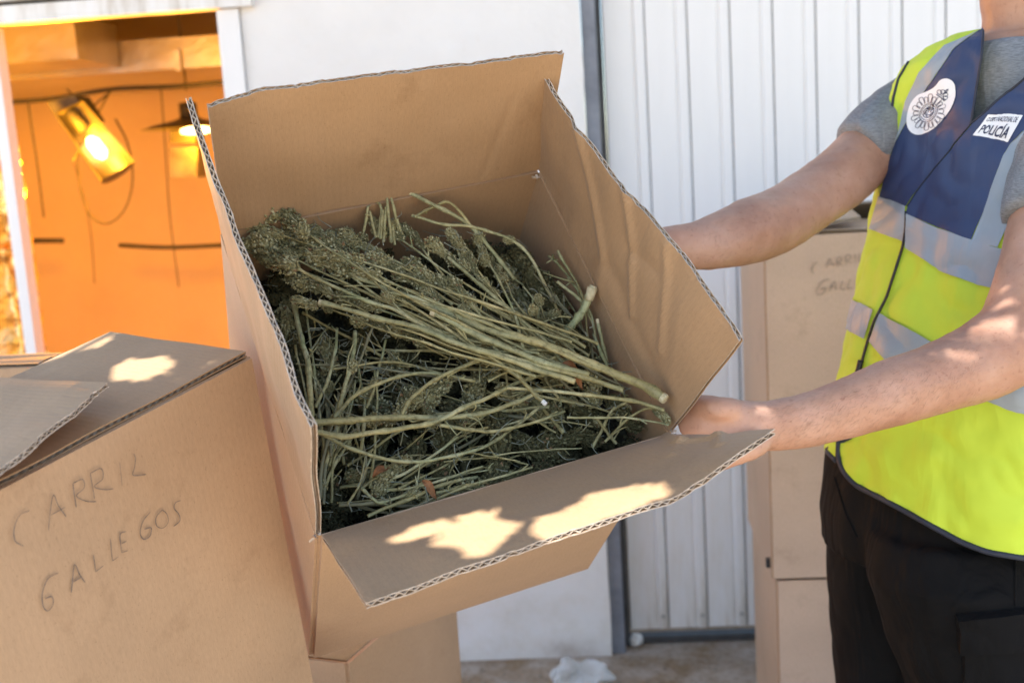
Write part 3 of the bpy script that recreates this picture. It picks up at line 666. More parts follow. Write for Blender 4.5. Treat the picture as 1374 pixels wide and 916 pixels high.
# supporting box below it, and one behind (sunlit at its top edge)
b0 = lO+l2_*LC; ux = nrm(np.array([l1[0], l1[1], 0])); uy = nrm(np.array([l3[0], l3[1], 0])); 
zc = min((lO+l2_*LC)[2], (lO+l1*LA+l2_*LC)[2], (lO+l3*LBb+l2_*LC)[2])-.02
boxthing('cardboard_box', 'lower cardboard box carrying the near left box', np.array([b0[0], b0[1], zc])-ux*.02, ux*.48, uy*.42, -ZU*(zc-.004), seed=40, closed=True)
bo = CP(50, 492, 1.75)
boxthing('cardboard_box', 'pale box top just showing behind the raised flap at the left edge', bo, nrm(np.array([-1, .1, 0]))*.5, nrm(np.array([.1, 1, 0]))*.10, -ZU*(bo[2]-.004), seed=45)
ba, bb_ = nrm(np.array([-1, .1, 0])), nrm(np.array([.1, 1, 0])); bt = bpy.data.objects[[o.name for o in bpy.data.objects if o.get('label', '').startswith('pale box top')][0]]
for k_ in (0, 1):
    q0 = bo+bb_*(.002+.049*k_)+ZU*.004; G, nn, Lu, Lh = gridpatch(q0, q0+ba*.5, [q0+bb_*.047, q0+ba*.5+bb_*.047], 40, 6, .0003, seed=70+k_); board('flap', bt, G, nn, Lu, Lh, .006, .0013, False)
# box standing below the open box
sO = CP(466, 889, 1.74); sR = CP(611, 822, 2.12); sR[2] = sO[2]; sa = sR-sO; sb = nrm(np.array([-sa[1], sa[0], 0]))*.40
if sb[0] > 0: pass
sbx = boxthing('cardboard_box', 'cardboard box standing on the floor under the tilted open box', sO, sa, nrm(np.cross(ZU, sa))*.34, -ZU*(sO[2]-.004), seed=50)
hv = nrm(np.cross(ZU, sa))
G, nn, Lu, Lh = gridpatch(sO+ZU*.004, sO+hv*.33+ZU*.004, [CP(499, 857, 1.70)+np.zeros(3), CP(470, 880, 1.66)*0+sO+hv*.33+ZU*.10+nrm(sa)*.09], 50, 10, .001, seed=51)
board('flap', sbx, G, nn, Lu, Lh, .006, .0013, True)
# tape-like score lines on its face
nS = -nrm(np.cross(ZU, sa))
# right stack
g0 = CP(1044, 790, 2.45); 
rz = onp(1041, 776, g0, np.array([0, 1.0, 0]))
rx = nrm(WD+np.array([0, -.02, 0])); ry = nrm(np.cross(ZU, rx)); 
zb = rz[2]
rlow = boxthing('cardboard_box', 'bottom cardboard box of the stack behind the person', rz+rx*.004-ZU*.004, rx*.55, ry*.40, -ZU*(zb-.008), seed=60, face=M['card_pale'])
rtz = onp(1038, 318, g0, np.array([0, 1.0, 0]))[2]
rup = boxthing('cardboard_box', 'upper cardboard box of the stack behind the person with faint handwriting', np.array([rz[0]-.006, rz[1]-.006, rtz]), rx*.54, ry*.41, -ZU*(rtz-zb-.004), seed=66, face=M['card_pale'])
rO = np.array([rz[0]-.006, rz[1]-.006, rtz])
G, nn, Lu, Lh = gridpatch(rO+ry*.41+ZU*.004, rO+ry*.41+rx*.54+ZU*.004, [rO+ry*.20+ZU*.05+rx*.02, rO+ry*.20+rx*.52+ZU*.055], 50, 8, .001, seed=67)
board('flap', rup, G, nn, Lu, Lh, .006, .0013, True)
G, nn, Lu, Lh = gridpatch(rO+rx*.02+ry*.004+ZU*.004, rO+rx*.52+ry*.004+ZU*.004, [rO+ry*.19+ZU*.012+rx*.03, rO+ry*.19+rx*.5+ZU*.012], 50, 8, .001, seed=68)
board('flap', rup, G, nn, Lu, Lh, .006, .0013, True)
G, nn, Lu, Lh = gridpatch(rO+rx*.004+ry*.38+ZU*.006, rO+rx*.004+ry*.02+ZU*.006, [rO+rx*.20+ry*.38+ZU*.075, rO+rx*.20+ry*.02+ZU*.030], 50, 8, .001, seed=69)
board('flap', rup, G, nn, Lu, Lh, .006, .0013, True, 'flap standing half open')
MB().box(rO-rx*.012+ry*.02-ZU*(rtz-zb-.02), rx*.010, ry*.012, ZU*.02).obj('strap_clip', M['cable'], rup)
zz = lambda L: [[(860+x/4.58, 220+y/4.58) for x, y in q] for q in L]
strokes('pen_stroke', rup, zz([[(1085, 600), (1060, 622), (1050, 650), (1058, 672)], [(1140, 640), (1157, 583), (1172, 605), (1186, 628)], [(1148, 622), (1172, 610)], [(1208, 630), (1205, 580), (1226, 574), (1228, 596), (1210, 606), (1236, 622)],
   [(1262, 620), (1258, 566), (1282, 560), (1284, 582), (1264, 594), (1292, 608)], [(1316, 556), (1318, 606)], [(1342, 548), (1342, 598), (1362, 594)],
   [(1158, 706), (1118, 722), (1085, 762), (1082, 800), (1112, 800), (1136, 764), (1104, 768)], [(1156, 782), (1188, 722), (1200, 776)], [(1164, 758), (1192, 752)], [(1240, 716), (1228, 768), (1258, 768)], [(1286, 706), (1272, 762), (1302, 760)],
   [(1336, 700), (1322, 752), (1346, 750)], [(1328, 728), (1346, 726)]]), rO-ry*.0072, -ry, .0028, M['pen_faint'])

# ---------------------------------------------------------------- dried stems and flowers in the open box
def PB(px, py, d):
    P = HB_(px, py, d)
    if d < .0041:
        u, v, q = hl(P)
        if u > HW-.009: P = HL(HW-.009, v, q)
    else:
        u, v, q = hl(P); m_ = .011
        P = HL(min(max(u, m_), HW-m_), min(max(v, m_), HH-m_), q)
    return P
def budgeo(seed, ncal=80, lump=True):
    r = random.Random(seed); vs = []; fs = []
    v_, f_ = ellipsoid((0, 0, 0), ((.30, 0, 0), (0, .30, 0), (0, 0, .42)), 8, 6); vs += [tuple(p) for p in v_]; fs += f_
    lumps = [(-.8+1.6*(q+.5)/13, q*2.4+r.uniform(-.3, .3), r.uniform(.10, .24)) for q in range(13)]; mi = [0]*len(f_)
    for k in range(ncal):
        z = -1+2*(k+.5)/ncal; ph = k*2.399+r.uniform(-.4, .4)
        rr = math.sqrt(max(0, 1-z*z)); n = np.array([rr*math.cos(ph), rr*math.sin(ph), z])
        R = .30
        for (lz, lp, la) in lumps: R += la*math.exp(-((z-lz)**2/.035+(1-math.cos(ph-lp))/.16))
        c = np.array([n[0]*R, n[1]*R, n[2]*.52])
        d = nrm(n*np.array([1, 1, .6])+np.array([0, 0, .75])+np.array([r.gauss(0, .3) for _ in range(3)]))
        s1 = nrm(np.cross(d, [r.random(), r.random(), r.random()])); s2 = np.cross(d, s1)
        L = r.uniform(.11, .19); wd = r.uniform(.065, .105); b = len(vs)
        vs.append(tuple(c-d*L*.2))
        for q in range(4):
            a = q*math.pi/2; vs.append(tuple(c+d*L*.25+wd*(s1*math.cos(a)+s2*math.sin(a))))
        vs.append(tuple(c+d*L+s1*wd*.6))
        mt = 1 if r.random() < .16 else (2 if r.random() < .04 else 0)
        for q in range(4):
            a, e = b+1+q, b+1+(q+1) % 4; fs += [(b, e, a), (a, e, b+5)]; mi += [mt, mt]
    for k in range(6):                                      # thin curled leaf tips
        ph = r.uniform(0, 6.28); z = r.uniform(-.4, .45); p = np.array([math.cos(ph)*.38, math.sin(ph)*.38, z])
        d = nrm(np.array([math.cos(ph), math.sin(ph), .8])); t = np.cross(d, [0, 0, 1.0]); b = len(vs)
        for q in range(4):
            x = q/3; pp = p+d*x*.34+np.array([0, 0, 1])*.18*x*x-d*.10*x*x; w_ = .028*(1-x)+.004
            vs += [tuple(pp-t*w_), tuple(pp+t*w_)]
        for q in range(3): fs.append((b+2*q, b+2*q+1, b+2*q+3, b+2*q+2)); mi.append(1)
    return vs, fs, mi
M['bud_tip'] = noisy('pale_calyx', [(.3, (.30, .285, .15)), (.7, (.50, .48, .29))], 9, .8)
M['bud_rust'] = noisy('rusty_calyx', [(.3, (.16, .10, .045)), (.7, (.28, .17, .08))], 9, .8)
def budmesh(seed, mats):
    v_, f_, mi = budgeo(seed, 95); me = mesh('bud', v_, f_, mats); me.polygons.foreach_set('material_index', mi); return me
BUDD = [budmesh(100+k, [M['bud_shaded'], M['bud2'], M['bud_rust']]) for k in range(4)]
BUD = [budmesh(100+k, [M['bud' if k % 3 else 'bud2'], M['bud_tip'], M['bud_rust']]) for k in range(8)]
def orient(p, d, rad, L, spin=None):
    d = Vector(nrm(d)); q = d.to_track_quat('Z', 'Y'); 
    return Matrix.Translation(Vector(p)) @ q.to_matrix().to_4x4() @ Matrix.Rotation(rng.uniform(0, 6.28) if spin is None else spin, 4, 'Z') @ Matrix.Diagonal((rad*2.1, rad*2.1, L, 1))
def stemgeo(pts, r0, r1, seg=8, n=None, knob=.34):
    P = resample(pts, n or max(14, 8*len(pts))); m_ = len(P); rd = []
    ph = rng.uniform(0, 10)
    for i in range(m_):
        t = i/(m_-1); P[i] = P[i]+np.array([n3(P[i], 22, 1), n3(P[i], 22, 2), n3(P[i], 22, 3)])*.0022+np.array([n3(P[i], 70, 1), n3(P[i], 70, 2), n3(P[i], 70, 3)])*.0005
        rd.append((r0+(r1-r0)*t)*(1+knob*max(0, math.sin(t*m_*.55+ph))**6+.06*n3(P[i], 90, 4)))
    return P, rd
STEMG = 'dried stems heaped in the open box'
BUDCOUNT = [0]
def branch(pts, r0, r1, label, group=STEMG, buds=(), cut=None, mat='stem', twigs=0, deep=False, name='dried_stem', cat='dried stem'):
    """pts from thick end to tip (world); buds = (t along stem, radius, length)"""
    P, rd = stemgeo(pts, r0, r1)
    t = thing(name, label, cat, P[0], group)
    rd = [x*.75 for x in rd]; MB().tube(P, rd, 8).obj('stalk', M[mat], t, smooth=True)
    m_ = len(P)
    def at(s_):
        x = s_*(m_-1); i = min(int(x), m_-2); return P[i]+(P[i+1]-P[i])*(x-i), nrm(P[i+1]-P[i])
    if cut:
        d = nrm(P[0]-P[1]); MB().tube([P[0]-d*.004, P[0]+d*.0012, P[0]+d*.0018], [rd[0]*1.03, rd[0]*1.02, rd[0]*.8], 10).obj('cut_end', M[cut], t)
    for k in range(twigs+int(rng.integers(1, 4))):
        s_ = rng.uniform(.08, .92); p, d = at(s_); a = nrm(rng.normal(size=3)+d*1.5-HD*.3); L = rng.uniform(.018, .055) if k < twigs else rng.uniform(.004, .012)
        q = [p, p+a*L*.5+rng.normal(size=3)*.002, p+a*L+rng.normal(size=3)*.004]
        if not (.008 < hl(q[-1])[0] < HW-.008 and -.02 < hl(q[-1])[2]) : continue
        MB().tube(resample(q, 6), [.0013, .0012, .0010, .0009, .0008, .0006], 5).obj('twig', M[mat], t, smooth=True)
        if rng.random() < .10: inst('bud', BUD[rng.integers(8)], orient(q[-1], a, .006, .015), t)
    for (s_, rad, L) in buds:
        p, d = at(min(s_, 1)); off = nrm(np.cross(d, rng.normal(size=3)))*rad*.35
        inst('bud', (BUDD[rng.integers(4)] if deep else BUD[rng.integers(8)]), orient(p+off, d+rng.normal(size=3)*.22, rad, L), t); BUDCOUNT[0] += 1
    return t
def PX(L): return [PB(*q) for q in L]
mm = .001
# the stems one can single out
branch(PX([(902, 532, -.05), (860, 514, -.045), (800, 490, -.035), (740, 466, -.03), (690, 452, -.025), (640, 437, -.02), (560, 402, -.01), (480, 372, .0), (400, 338, .01), (345, 300, .02)]), 7.5*mm, 2.2*mm,
       'thickest dried stem, its pale cut end over the right flap beside the hand', buds=[(.80, .013, .030), (.86, .013, .032), (.92, .014, .034), (.97, .013, .034)], cut='pith', twigs=5)
branch(PX([(803, 383, -.012), (783, 414, .008), (768, 437, .02), (752, 458, .035)]), 6.6*mm, 6.2*mm, 'short thick stub leaning on the right wall of the box with a cut pale tip', cut='pith', twigs=1)
P_ = PX([(803, 383, -.0125), (790, 403, -.001)]); tag(MB().tube([P_[0]-nrm(P_[0]-P_[1])*.001, P_[1]+CV(np.array([0, 0, -.0012]))], [6.9*mm, 5.0*mm], 10).obj('stripped_bark', M['pith'], bpy.data.objects['dried_stem.001'], smooth=True))
branch(PX([(408, 568, -.02), (440, 566, -.02), (500, 561, -.015), (560, 560, -.01), (620, 559, -.005), (655, 552, .0), (690, 540, .005), (720, 527, .01)]), 5.4*mm, 3.2*mm, 'thick green stem crossing level from the corner of the left flap', twigs=3)
branch(PX([(410, 578, -.03), (463, 586, -.03), (504, 581, -.028), (552, 573, -.025), (590, 563, -.02), (628, 545, -.015), (663, 529, -.01), (700, 510, -.005), (735, 500, .0)]), 4.2*mm, 3.0*mm, 'pale green stem curving up across the thick level stem', twigs=1)
branch(PX([(539, 556, -.012), (552, 535, -.012), (577, 513, -.012), (603, 499, -.01), (641, 485, -.008), (685, 475, -.005), (748, 471, .0)]), 3.1*mm, 2.4*mm, 'side shoot arching up from the middle of the level stem', twigs=1)
branch(PX([(447, 560, -.005), (479, 529, -.005), (514, 510, -.002), (549, 502, .0), (590, 501, .005), (637, 512, .01)]), 3.3*mm, 2.4*mm, 'side shoot arching from the level stem near the left flap')
branch(PX([(430, 583, -.01), (479, 605, -.01), (527, 616, -.008), (577, 618, -.004), (634, 605, .0), (672, 586, .004), (723, 548, .01)]), 2.8*mm, 2.2*mm, 'thin stem sagging in a long bow under the level stem')
branch(PX([(590, 570, -.012), (628, 577, -.008), (669, 577, -.005), (717, 566, .0), (758, 552, .01)]), 3.0*mm, 2.0*mm, 'thin stem lying just right of the long sagging bow')
branch(PX([(732, 541, -.03), (704, 512, -.028), (682, 486, -.022), (655, 455, -.012), (625, 420, -.004)]), 3.4*mm, 2.4*mm, 'stem with a torn white end pointing down at the centre', cut='white_fray')
branch(PX([(431, 405, -.012), (491, 423, -.016), (546, 436, -.02), (600, 455, -.024), (645, 470, -.028), (700, 488, -.03), (770, 512, -.03)]), 3.8*mm, 4.6*mm, 'pale stem with a snapped tip lying over the flower heads at the left', cut='pith', twigs=3)
branch(PX([(836, 522, -.03), (760, 500, -.03), (672, 476, -.025), (627, 463, -.022), (573, 441, -.02), (532, 416, -.018), (491, 403, -.016), (436, 378, -.012), (387, 354, -.006), (350, 330, .0)]), 4.2*mm, 2.2*mm, 'long straight stem running from the flower tips down to the right',
       buds=[(.90, .012, .028), (.95, .013, .03), (1, .012, .03)], twigs=4)
branch(PX([(895, 526, -.045), (836, 506, -.04), (780, 485, -.035), (700, 452, -.028), (627, 424, -.02), (559, 400, -.014), (518, 389, -.012), (491, 366, -.01), (453, 348, -.004), (425, 342, .0)]), 4.6*mm, 1.5*mm, 'long stem under the thickest one ending in a small curl', buds=[(.98, .010, .026)], twigs=3)
branch(PX([(608, 408, -.01), (573, 381, -.006), (546, 362, -.002), (513, 348, .0)]), 2.4*mm, 1.4*mm, 'slim stem rising left through the flower heads', twigs=1)
branch(PX([(581, 419, -.02), (640, 449, -.026), (720, 482, -.03), (790, 503, -.034)]), 4.8*mm, 4.4*mm, 'smooth pale stem with a cut tip at the centre of the heap', cut='pith', twigs=1)
branch(PX([(603, 345, .0), (640, 378, -.005), (700, 430, -.01), (742, 470, -.012), (766, 505, -.01)]), 2.6*mm, 3.0*mm, 'straight stem falling steeply to the right of the standing sticks', twigs=2)
branch(PX([(548, 258, -.005), (586, 277, .0), (627, 299, .01), (655, 330, .02), (690, 375, .03)]), 3.4*mm, 3.4*mm, 'stick poking up to the left above the standing sticks', cut='pith')
branch(PX([(555, 290, .005), (582, 277, .003), (600, 271, .0), (618, 285, .004), (634, 305, .01)]), 2.6*mm, 2.4*mm, 'bent stick folded in a peak by the back wall')
branch(PX([(552, 288, .008), (590, 300, .006), (640, 305, .01), (690, 325, .02), (715, 352, .03), (731, 384, .04), (751, 423, .045)]), 2.6*mm, 2.6*mm, 'stem arching along the back and right walls of the box')
for k, q in enumerate([[(488, 312, .02), (494, 277, .0)], [(505, 320, .02), (496, 283, .004)], [(511, 322, .02), (514, 281, .0)], [(515, 326, .02), (518, 276, .0)], [(525, 326, .02), (520, 266, -.006), (522, 250, -.01)], [(536, 322, .025), (529, 280, .0), (521, 252, -.008)], [(508, 320, .02), (512, 280, .002), (503, 268, .0)], [(540, 320, .02), (532, 292, .006)], [(530, 330, .02), (526, 300, .01)]]):
    branch(PX(q), 2.6*mm, 2.2*mm, 'short dry stick standing upright by the back wall, one of a small bunch', group='bunch of short upright sticks')
branch(PX([(419, 566, -.005), (416, 520, .0), (412, 490, .005), (404, 450, .02), (392, 400, .04)]), 4.4*mm, 4.0*mm, 'upright stem standing next to the left flap')
branch(PX([(452, 562, .0), (462, 520, .005), (473, 480, .01), (477, 445, .02)]), 3.6*mm, 3.2*mm, 'upright pale stem rising from the level stem', twigs=1)
branch(PX([(424, 545, .01), (441, 508, .015), (449, 470, .02), (452, 440, .03)]), 2.8*mm, 2.4*mm, 'side twig forking off the upright stem by the left flap')
branch(PX([(492, 548, .02), (508, 498, .025), (517, 456, .03)]), 2.2*mm, 2.0*mm, 'thin upright twig behind the arched side shoots')
branch(PX([(428, 660, .03), (441, 612, .03), (452, 570, .03), (460, 530, .04), (478, 470, .06)]), 3.4*mm, 3.0*mm, 'stem running down towards the lower left corner of the box')
branch(PX([(432, 668, .04), (452, 620, .04), (480, 575, .045), (500, 540, .05)]), 2.6*mm, 2.2*mm, 'thinner stem fanning out in the lower left corner')
branch(PX([(495, 697, .015), (542, 672, .015), (596, 649, .02), (640, 640, .03)]), 2.8*mm, 2.6*mm, 'stem lying low along the crease of the lower flap')
branch(PX([(486, 656, .02), (500, 670, .018), (513, 675, .018), (555, 658, .022), (570, 645, .03)]), 2.2*mm, 2.2*mm, 'kinked stem bent sharply at the bottom left of the heap')
branch(PX([(484, 656, .03), (505, 641, .03), (530, 632, .04)]), 2.2*mm, 1.8*mm, 'short stem meeting the kinked one at the bottom left')
branch(PX([(813, 426, .01), (814, 455, .025), (816, 488, .04)]), 2.8*mm, 2.8*mm, 'short green stick standing against the right wall of the box', cut='pith')
branch(PX([(725, 434, .02), (741, 427, .015), (752, 425, .012), (766, 426, .01)]), 1.8*mm, 1.4*mm, 'little curved twig beside the thick stub')
branch(PX([(812, 592, -.004), (845, 560, -.01), (870, 548, -.02), (896, 560, -.03)]), 2.2*mm, 1.8*mm, 'thin shoot with curled tips in the lower right corner', buds=[(.85, .006, .016), (.96, .006, .018)], twigs=2)
branch(PX([(760, 560, .0), (830, 560, -.01), (880, 566, -.02), (905, 568, -.03)]), 2.0*mm, 1.5*mm, 'thin stem reaching the lower right corner of the box')
branch(PX([(795, 600, .03), (808, 575, .02), (822, 552, .01), (842, 540, .0)]), 2.6*mm, 2.2*mm, 'crossed twig low in the right corner of the box')
branch(PX([(832, 606, .015), (818, 585, .015), (800, 560, .02)]), 2.4*mm, 2.2*mm, 'short crossed stick low in the right corner of the box')
branch(PX([(897, 548, -.035), (850, 538, -.035), (800, 532, -.03), (740, 525, -.02), (680, 520, -.01)]), 3.2*mm, 2.6*mm, 'green stem just below the thickest cut end', twigs=2)
branch(PX([(600, 504, -.005), (643, 482, -.01), (685, 472, -.014), (738, 470, -.015), (790, 480, -.02)]), 2.6*mm, 2.2*mm, 'gently arched stem under the long straight ones')
branch(PX([(654, 512, -.004), (690, 496, -.008), (745, 478, -.012)]), 2.0*mm, 1.8*mm, 'small arched twig at the centre right of the heap')
# flower heads fanned towards the upper left, stems converging to the lower right
tips = [(338, 268, -.012, .0150, 105), (322, 296, .0, .0125, 80), (328, 318, .01, .0120, 90), (342, 340, .015, .0120, 80), (372, 305, .015, .0150, 90), (396, 296, .02, .0135, 70), (418, 328, .0, .0130, 90), (438, 300, .02, .0120, 70), (452, 350, -.004, .0130, 80), (462, 316, .015, .0125, 70), (478, 378, .0, .0120, 70), (402, 402, .012, .0115, 60), (500, 300, .02, .0125, 60),
        (500, 348, .0, .0130, 75), (520, 326, .012, .0130, 70), (540, 303, .02, .0115, 60), (548, 350, .0, .0125, 70), (560, 378, -.005, .0120, 60), (578, 330, .01, .0120, 60), (606, 312, .012, .0125, 70), (638, 316, .02, .0115, 60), (598, 348, .0, .0115, 50), (520, 392, -.002, .0115, 60), (478, 432, .02, .0110, 45), (560, 432, .012, .0105, 50), (512, 462, .03, .0105, 50), (604, 382, -.005, .0110, 60), (622, 352, .006, .0105, 50),
        (370, 345, .02, .0125, 90), (390, 372, .012, .0120, 80), (350, 300, .025, .0125, 80), (430, 372, .008, .0120, 80), (455, 398, .006, .0115, 70), (585, 300, .03, .0120, 70), (420, 285, .035, .0120, 60), (655, 345, .03, .0110, 60)]
tips = [t_ for i_, t_ in enumerate(tips) if i_ not in (10, 14, 21, 25, 28, 31, 7, 33)]
for k, (tx, ty, d, rad, cl) in enumerate(tips):
    rad *= .92
    ex, ey = 735+rng.uniform(-45, 70), 478+rng.uniform(-22, 30); ed = -.022+rng.uniform(-.01, .02)
    mx, my = (tx+ex)/2+rng.uniform(-14, 14), (ty+ey)/2+rng.uniform(-12, 16)
    L = math.hypot(ex-tx, ey-ty); nb = max(3, int(cl/17)); bs = []
    for q in range(nb):
        s_ = 1-(q+.3)*17/L; bs.append((s_, rad*(1.0 if q < nb-2 else .72)*rng.uniform(.72, 1.1)*(.85 if q == 0 else 1), rad*rng.uniform(1.7, 2.2)))
    lab = 'dried flower head on a thin stem in the dense fan beside the left flap'
    if tx > 480: lab = 'dried flower head on a thin stem between the standing sticks and the right wall'
    if k == 0: lab = 'large dried flower head reaching farthest up towards the back wall at the left'
    branch([PB(ex, ey, ed), PB(mx, my, (d+ed)/2-.006), PB(tx+(ex-tx)*.12, ty+(ey-ty)*.12, d), PB(tx, ty, d)], rng.uniform(1.8, 2.8)*mm, 1.2*mm, lab, group=None if k == 0 else ('flower heads near the standing sticks' if tx > 480 else 'flower heads fanned across the heap'), buds=bs, twigs=int(rng.integers(0, 3)), name='flower_branch', cat='dried flower')
# heads hanging deeper, shade put into the darker colour of most
deep = [((600, 545), (592, 640), .05, .013), ((570, 500), (560, 560), .05, .012), ((660, 560), (668, 640), .035, .0145), ((640, 500), (622, 560), .05, .012), ((540, 470), (530, 530), .06, .012), ((690, 340), (730, 400), .06, .014), ((712, 360), (752, 425), .075, .014), ((680, 350), (700, 420), .08, .013), ((720, 400), (760, 440), .06, .012), ((680, 585), (740, 610), .05, .012), ((730, 590), (790, 585), .05, .012),
        ((600, 660), (650, 655), .03, .012), ((640, 650), (700, 640), .03, .011), ((440, 640), (450, 700), .08, .013), ((470, 610), (490, 650), .07, .012), ((430, 520), (440, 470), .07, .012), ((520, 560), (500, 620), .07, .012), ((560, 600), (540, 650), .06, .012), ((760, 530), (800, 560), .05, .011), ((700, 520), (740, 560), .05, .012), ((490, 440), (470, 500), .06, .012), ((640, 420), (620, 480), .05, .012), ((400, 440), (405, 500), .08, .011), ((380, 400), (398, 460), .08, .011), ((780, 440), (790, 500), .09, .012), ((745, 600), (720, 640), .06, .012), ((620, 330), (660, 360), .05, .012), ((455, 520), (470, 560), .09, .012), ((820, 540), (850, 570), .03, .010), ((520, 660), (560, 690), .05, .011)]
for k, (a, c, d, rad) in enumerate(deep):
    L = math.hypot(c[0]-a[0], c[1]-a[1]); nb = max(3, int(L/13)); 
    branch([PB(a[0], a[1], d), PB((a[0]+c[0])/2+rng.uniform(-6, 6), (a[1]+c[1])/2, d-.004), PB(c[0], c[1], d)], 2.0*mm, 1.2*mm, 'dried flower head darkened for shade, lying deep between the stems of the heap', group='dark flower heads deep in the heap',
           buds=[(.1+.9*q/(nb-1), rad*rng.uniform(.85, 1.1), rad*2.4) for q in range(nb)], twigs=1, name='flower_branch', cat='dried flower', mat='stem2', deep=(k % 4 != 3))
for k in range(14):
    while True:
        x, y = rng.uniform(430, 830), rng.uniform(400, 680)
        if inpoly(x, y, [(440, 440), (640, 420), (820, 500), (830, 580), (640, 645), (450, 695)]): break
    an = rng.uniform(0, 6.28); L = rng.uniform(28, 60); nb = max(2, int(L/14)); rad = rng.uniform(.008, .0125); d = rng.uniform(.018, .05)
    branch([PB(x, y, d), PB(x+math.cos(an)*L*.5, y+math.sin(an)*L*.5, d-.003), PB(x+math.cos(an)*L, y+math.sin(an)*L, d)], 1.6*mm, 1.0*mm, 'small dried flower head caught among the stems above the lower flap', group='small flower heads in the lower half of the heap',
           buds=[((q+.5)/nb, rad*rng.uniform(.85, 1.1), rad*2.1) for q in range(nb)], twigs=1, name='flower_branch', cat='dried flower', mat='stem2')
# more loose stems that cannot be told apart
ZL = [('loose dry stem rising steeply in the lower left corner of the open box', 'steep loose stems in the lower left corner'), ('loose dry stem lying level between the thick cut end and the lower flap', 'level loose stems at the lower right of the heap'),
      ('loose dry stem slanting up to the left under the thickest stem', 'slanting loose stems under the thickest stem'), ('loose dry stem low in the heap just above the lower flap crease', 'loose stems above the lower flap crease'),
      ('loose dry stem slanting down along the right inner wall of the open box', 'loose stems along the right inner wall')]
for k in range(115):
    zone = k % 5
    if zone == 0: a = (rng.uniform(410, 500), rng.uniform(600, 680)); an = rng.uniform(-1.9, -1.1); L = rng.uniform(80, 200)
    elif zone == 1: a = (rng.uniform(560, 820), rng.uniform(480, 590)); an = math.pi+rng.uniform(-.25, .6); L = rng.uniform(90, 240)
    elif zone == 2: a = (rng.uniform(700, 850), rng.uniform(450, 560)); an = math.pi+rng.uniform(.1, .75); L = rng.uniform(100, 260)
    elif zone == 3: a = (rng.uniform(440, 620), rng.uniform(600, 690)); an = rng.uniform(-.7, .15); L = rng.uniform(80, 220)
    else: a = (rng.uniform(640, 800), rng.uniform(330, 470)); an = rng.uniform(.6, 1.5); L = rng.uniform(60, 140)
    c = (a[0]+math.cos(an)*L, a[1]+math.sin(an)*L); m_ = ((a[0]+c[0])/2+rng.uniform(-18, 18), (a[1]+c[1])/2+rng.uniform(-16, 16))
    d0, d1 = rng.uniform(.012, .07), rng.uniform(.012, .08)
    r_ = rng.choice([1.4, 1.8, 2.3, 2.8])*mm
    branch([PB(*a, d0), PB(*m_, (d0+d1)/2-.006), PB(*c, d1)], r_, r_*.7, ZL[zone][0], group=ZL[zone][1], twigs=int(rng.integers(0, 3)), mat='stem' if rng.random() < .75 else 'stem2')
print('buds', BUDCOUNT)
# the mass below: uneven litter surface, small joined flower bits, threads (nobody could count these)
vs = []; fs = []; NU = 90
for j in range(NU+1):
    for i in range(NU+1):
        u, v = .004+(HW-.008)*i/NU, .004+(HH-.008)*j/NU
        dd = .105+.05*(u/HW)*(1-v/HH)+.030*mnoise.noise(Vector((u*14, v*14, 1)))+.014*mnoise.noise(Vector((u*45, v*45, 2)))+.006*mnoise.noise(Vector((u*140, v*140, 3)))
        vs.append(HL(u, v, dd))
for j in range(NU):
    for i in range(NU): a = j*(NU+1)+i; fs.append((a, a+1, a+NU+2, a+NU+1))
litter = obj('plant_litter', vs, fs, M['heap'], smooth=False); tag(litter, 'crumbled leaf and flower litter darkened for shade, filling the open box under the stems', 'plant litter', kind='stuff')
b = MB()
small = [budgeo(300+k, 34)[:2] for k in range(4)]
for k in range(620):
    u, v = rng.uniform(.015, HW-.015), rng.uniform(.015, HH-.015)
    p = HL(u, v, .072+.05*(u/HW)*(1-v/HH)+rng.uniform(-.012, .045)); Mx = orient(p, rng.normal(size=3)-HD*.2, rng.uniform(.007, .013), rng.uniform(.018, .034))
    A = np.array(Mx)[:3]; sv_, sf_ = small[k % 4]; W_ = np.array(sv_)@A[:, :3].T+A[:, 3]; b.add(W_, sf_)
o = b.obj('flower_litter', M['bud_deep_shaded']); tag(o, 'loose broken flower bits lying deep in the open box', 'flower litter', kind='stuff')
b = MB()
for k in range(520):
    px_, py_ = rng.uniform(360, 860), rng.uniform(290, 690); d = rng.uniform(-.005, .07)
    if not inpoly(px_, py_, [(345, 300), (600, 290), (700, 320), (760, 400), (850, 510), (860, 580), (640, 650), (440, 700), (430, 600), (380, 420)]): continue
    p = PB(px_, py_, d); a = nrm(rng.normal(size=3)); a -= HD*(a@HD)*.7; c = rng.normal(size=3); L = rng.uniform(.008, .035)
    q = [p, p+a*L*.5+c*.004, p+a*L+c*.002-HD*rng.uniform(0, .006)]; q = resample(q, 7)
    b.tube(q, [.0007*(1-.6*i/6) for i in range(7)], 4, cap=False)
o = b.obj('dry_threads', M['dryleaf']); tag(o, 'thin grey curled threads and leaf slivers scattered over the stems', 'threads', kind='stuff')
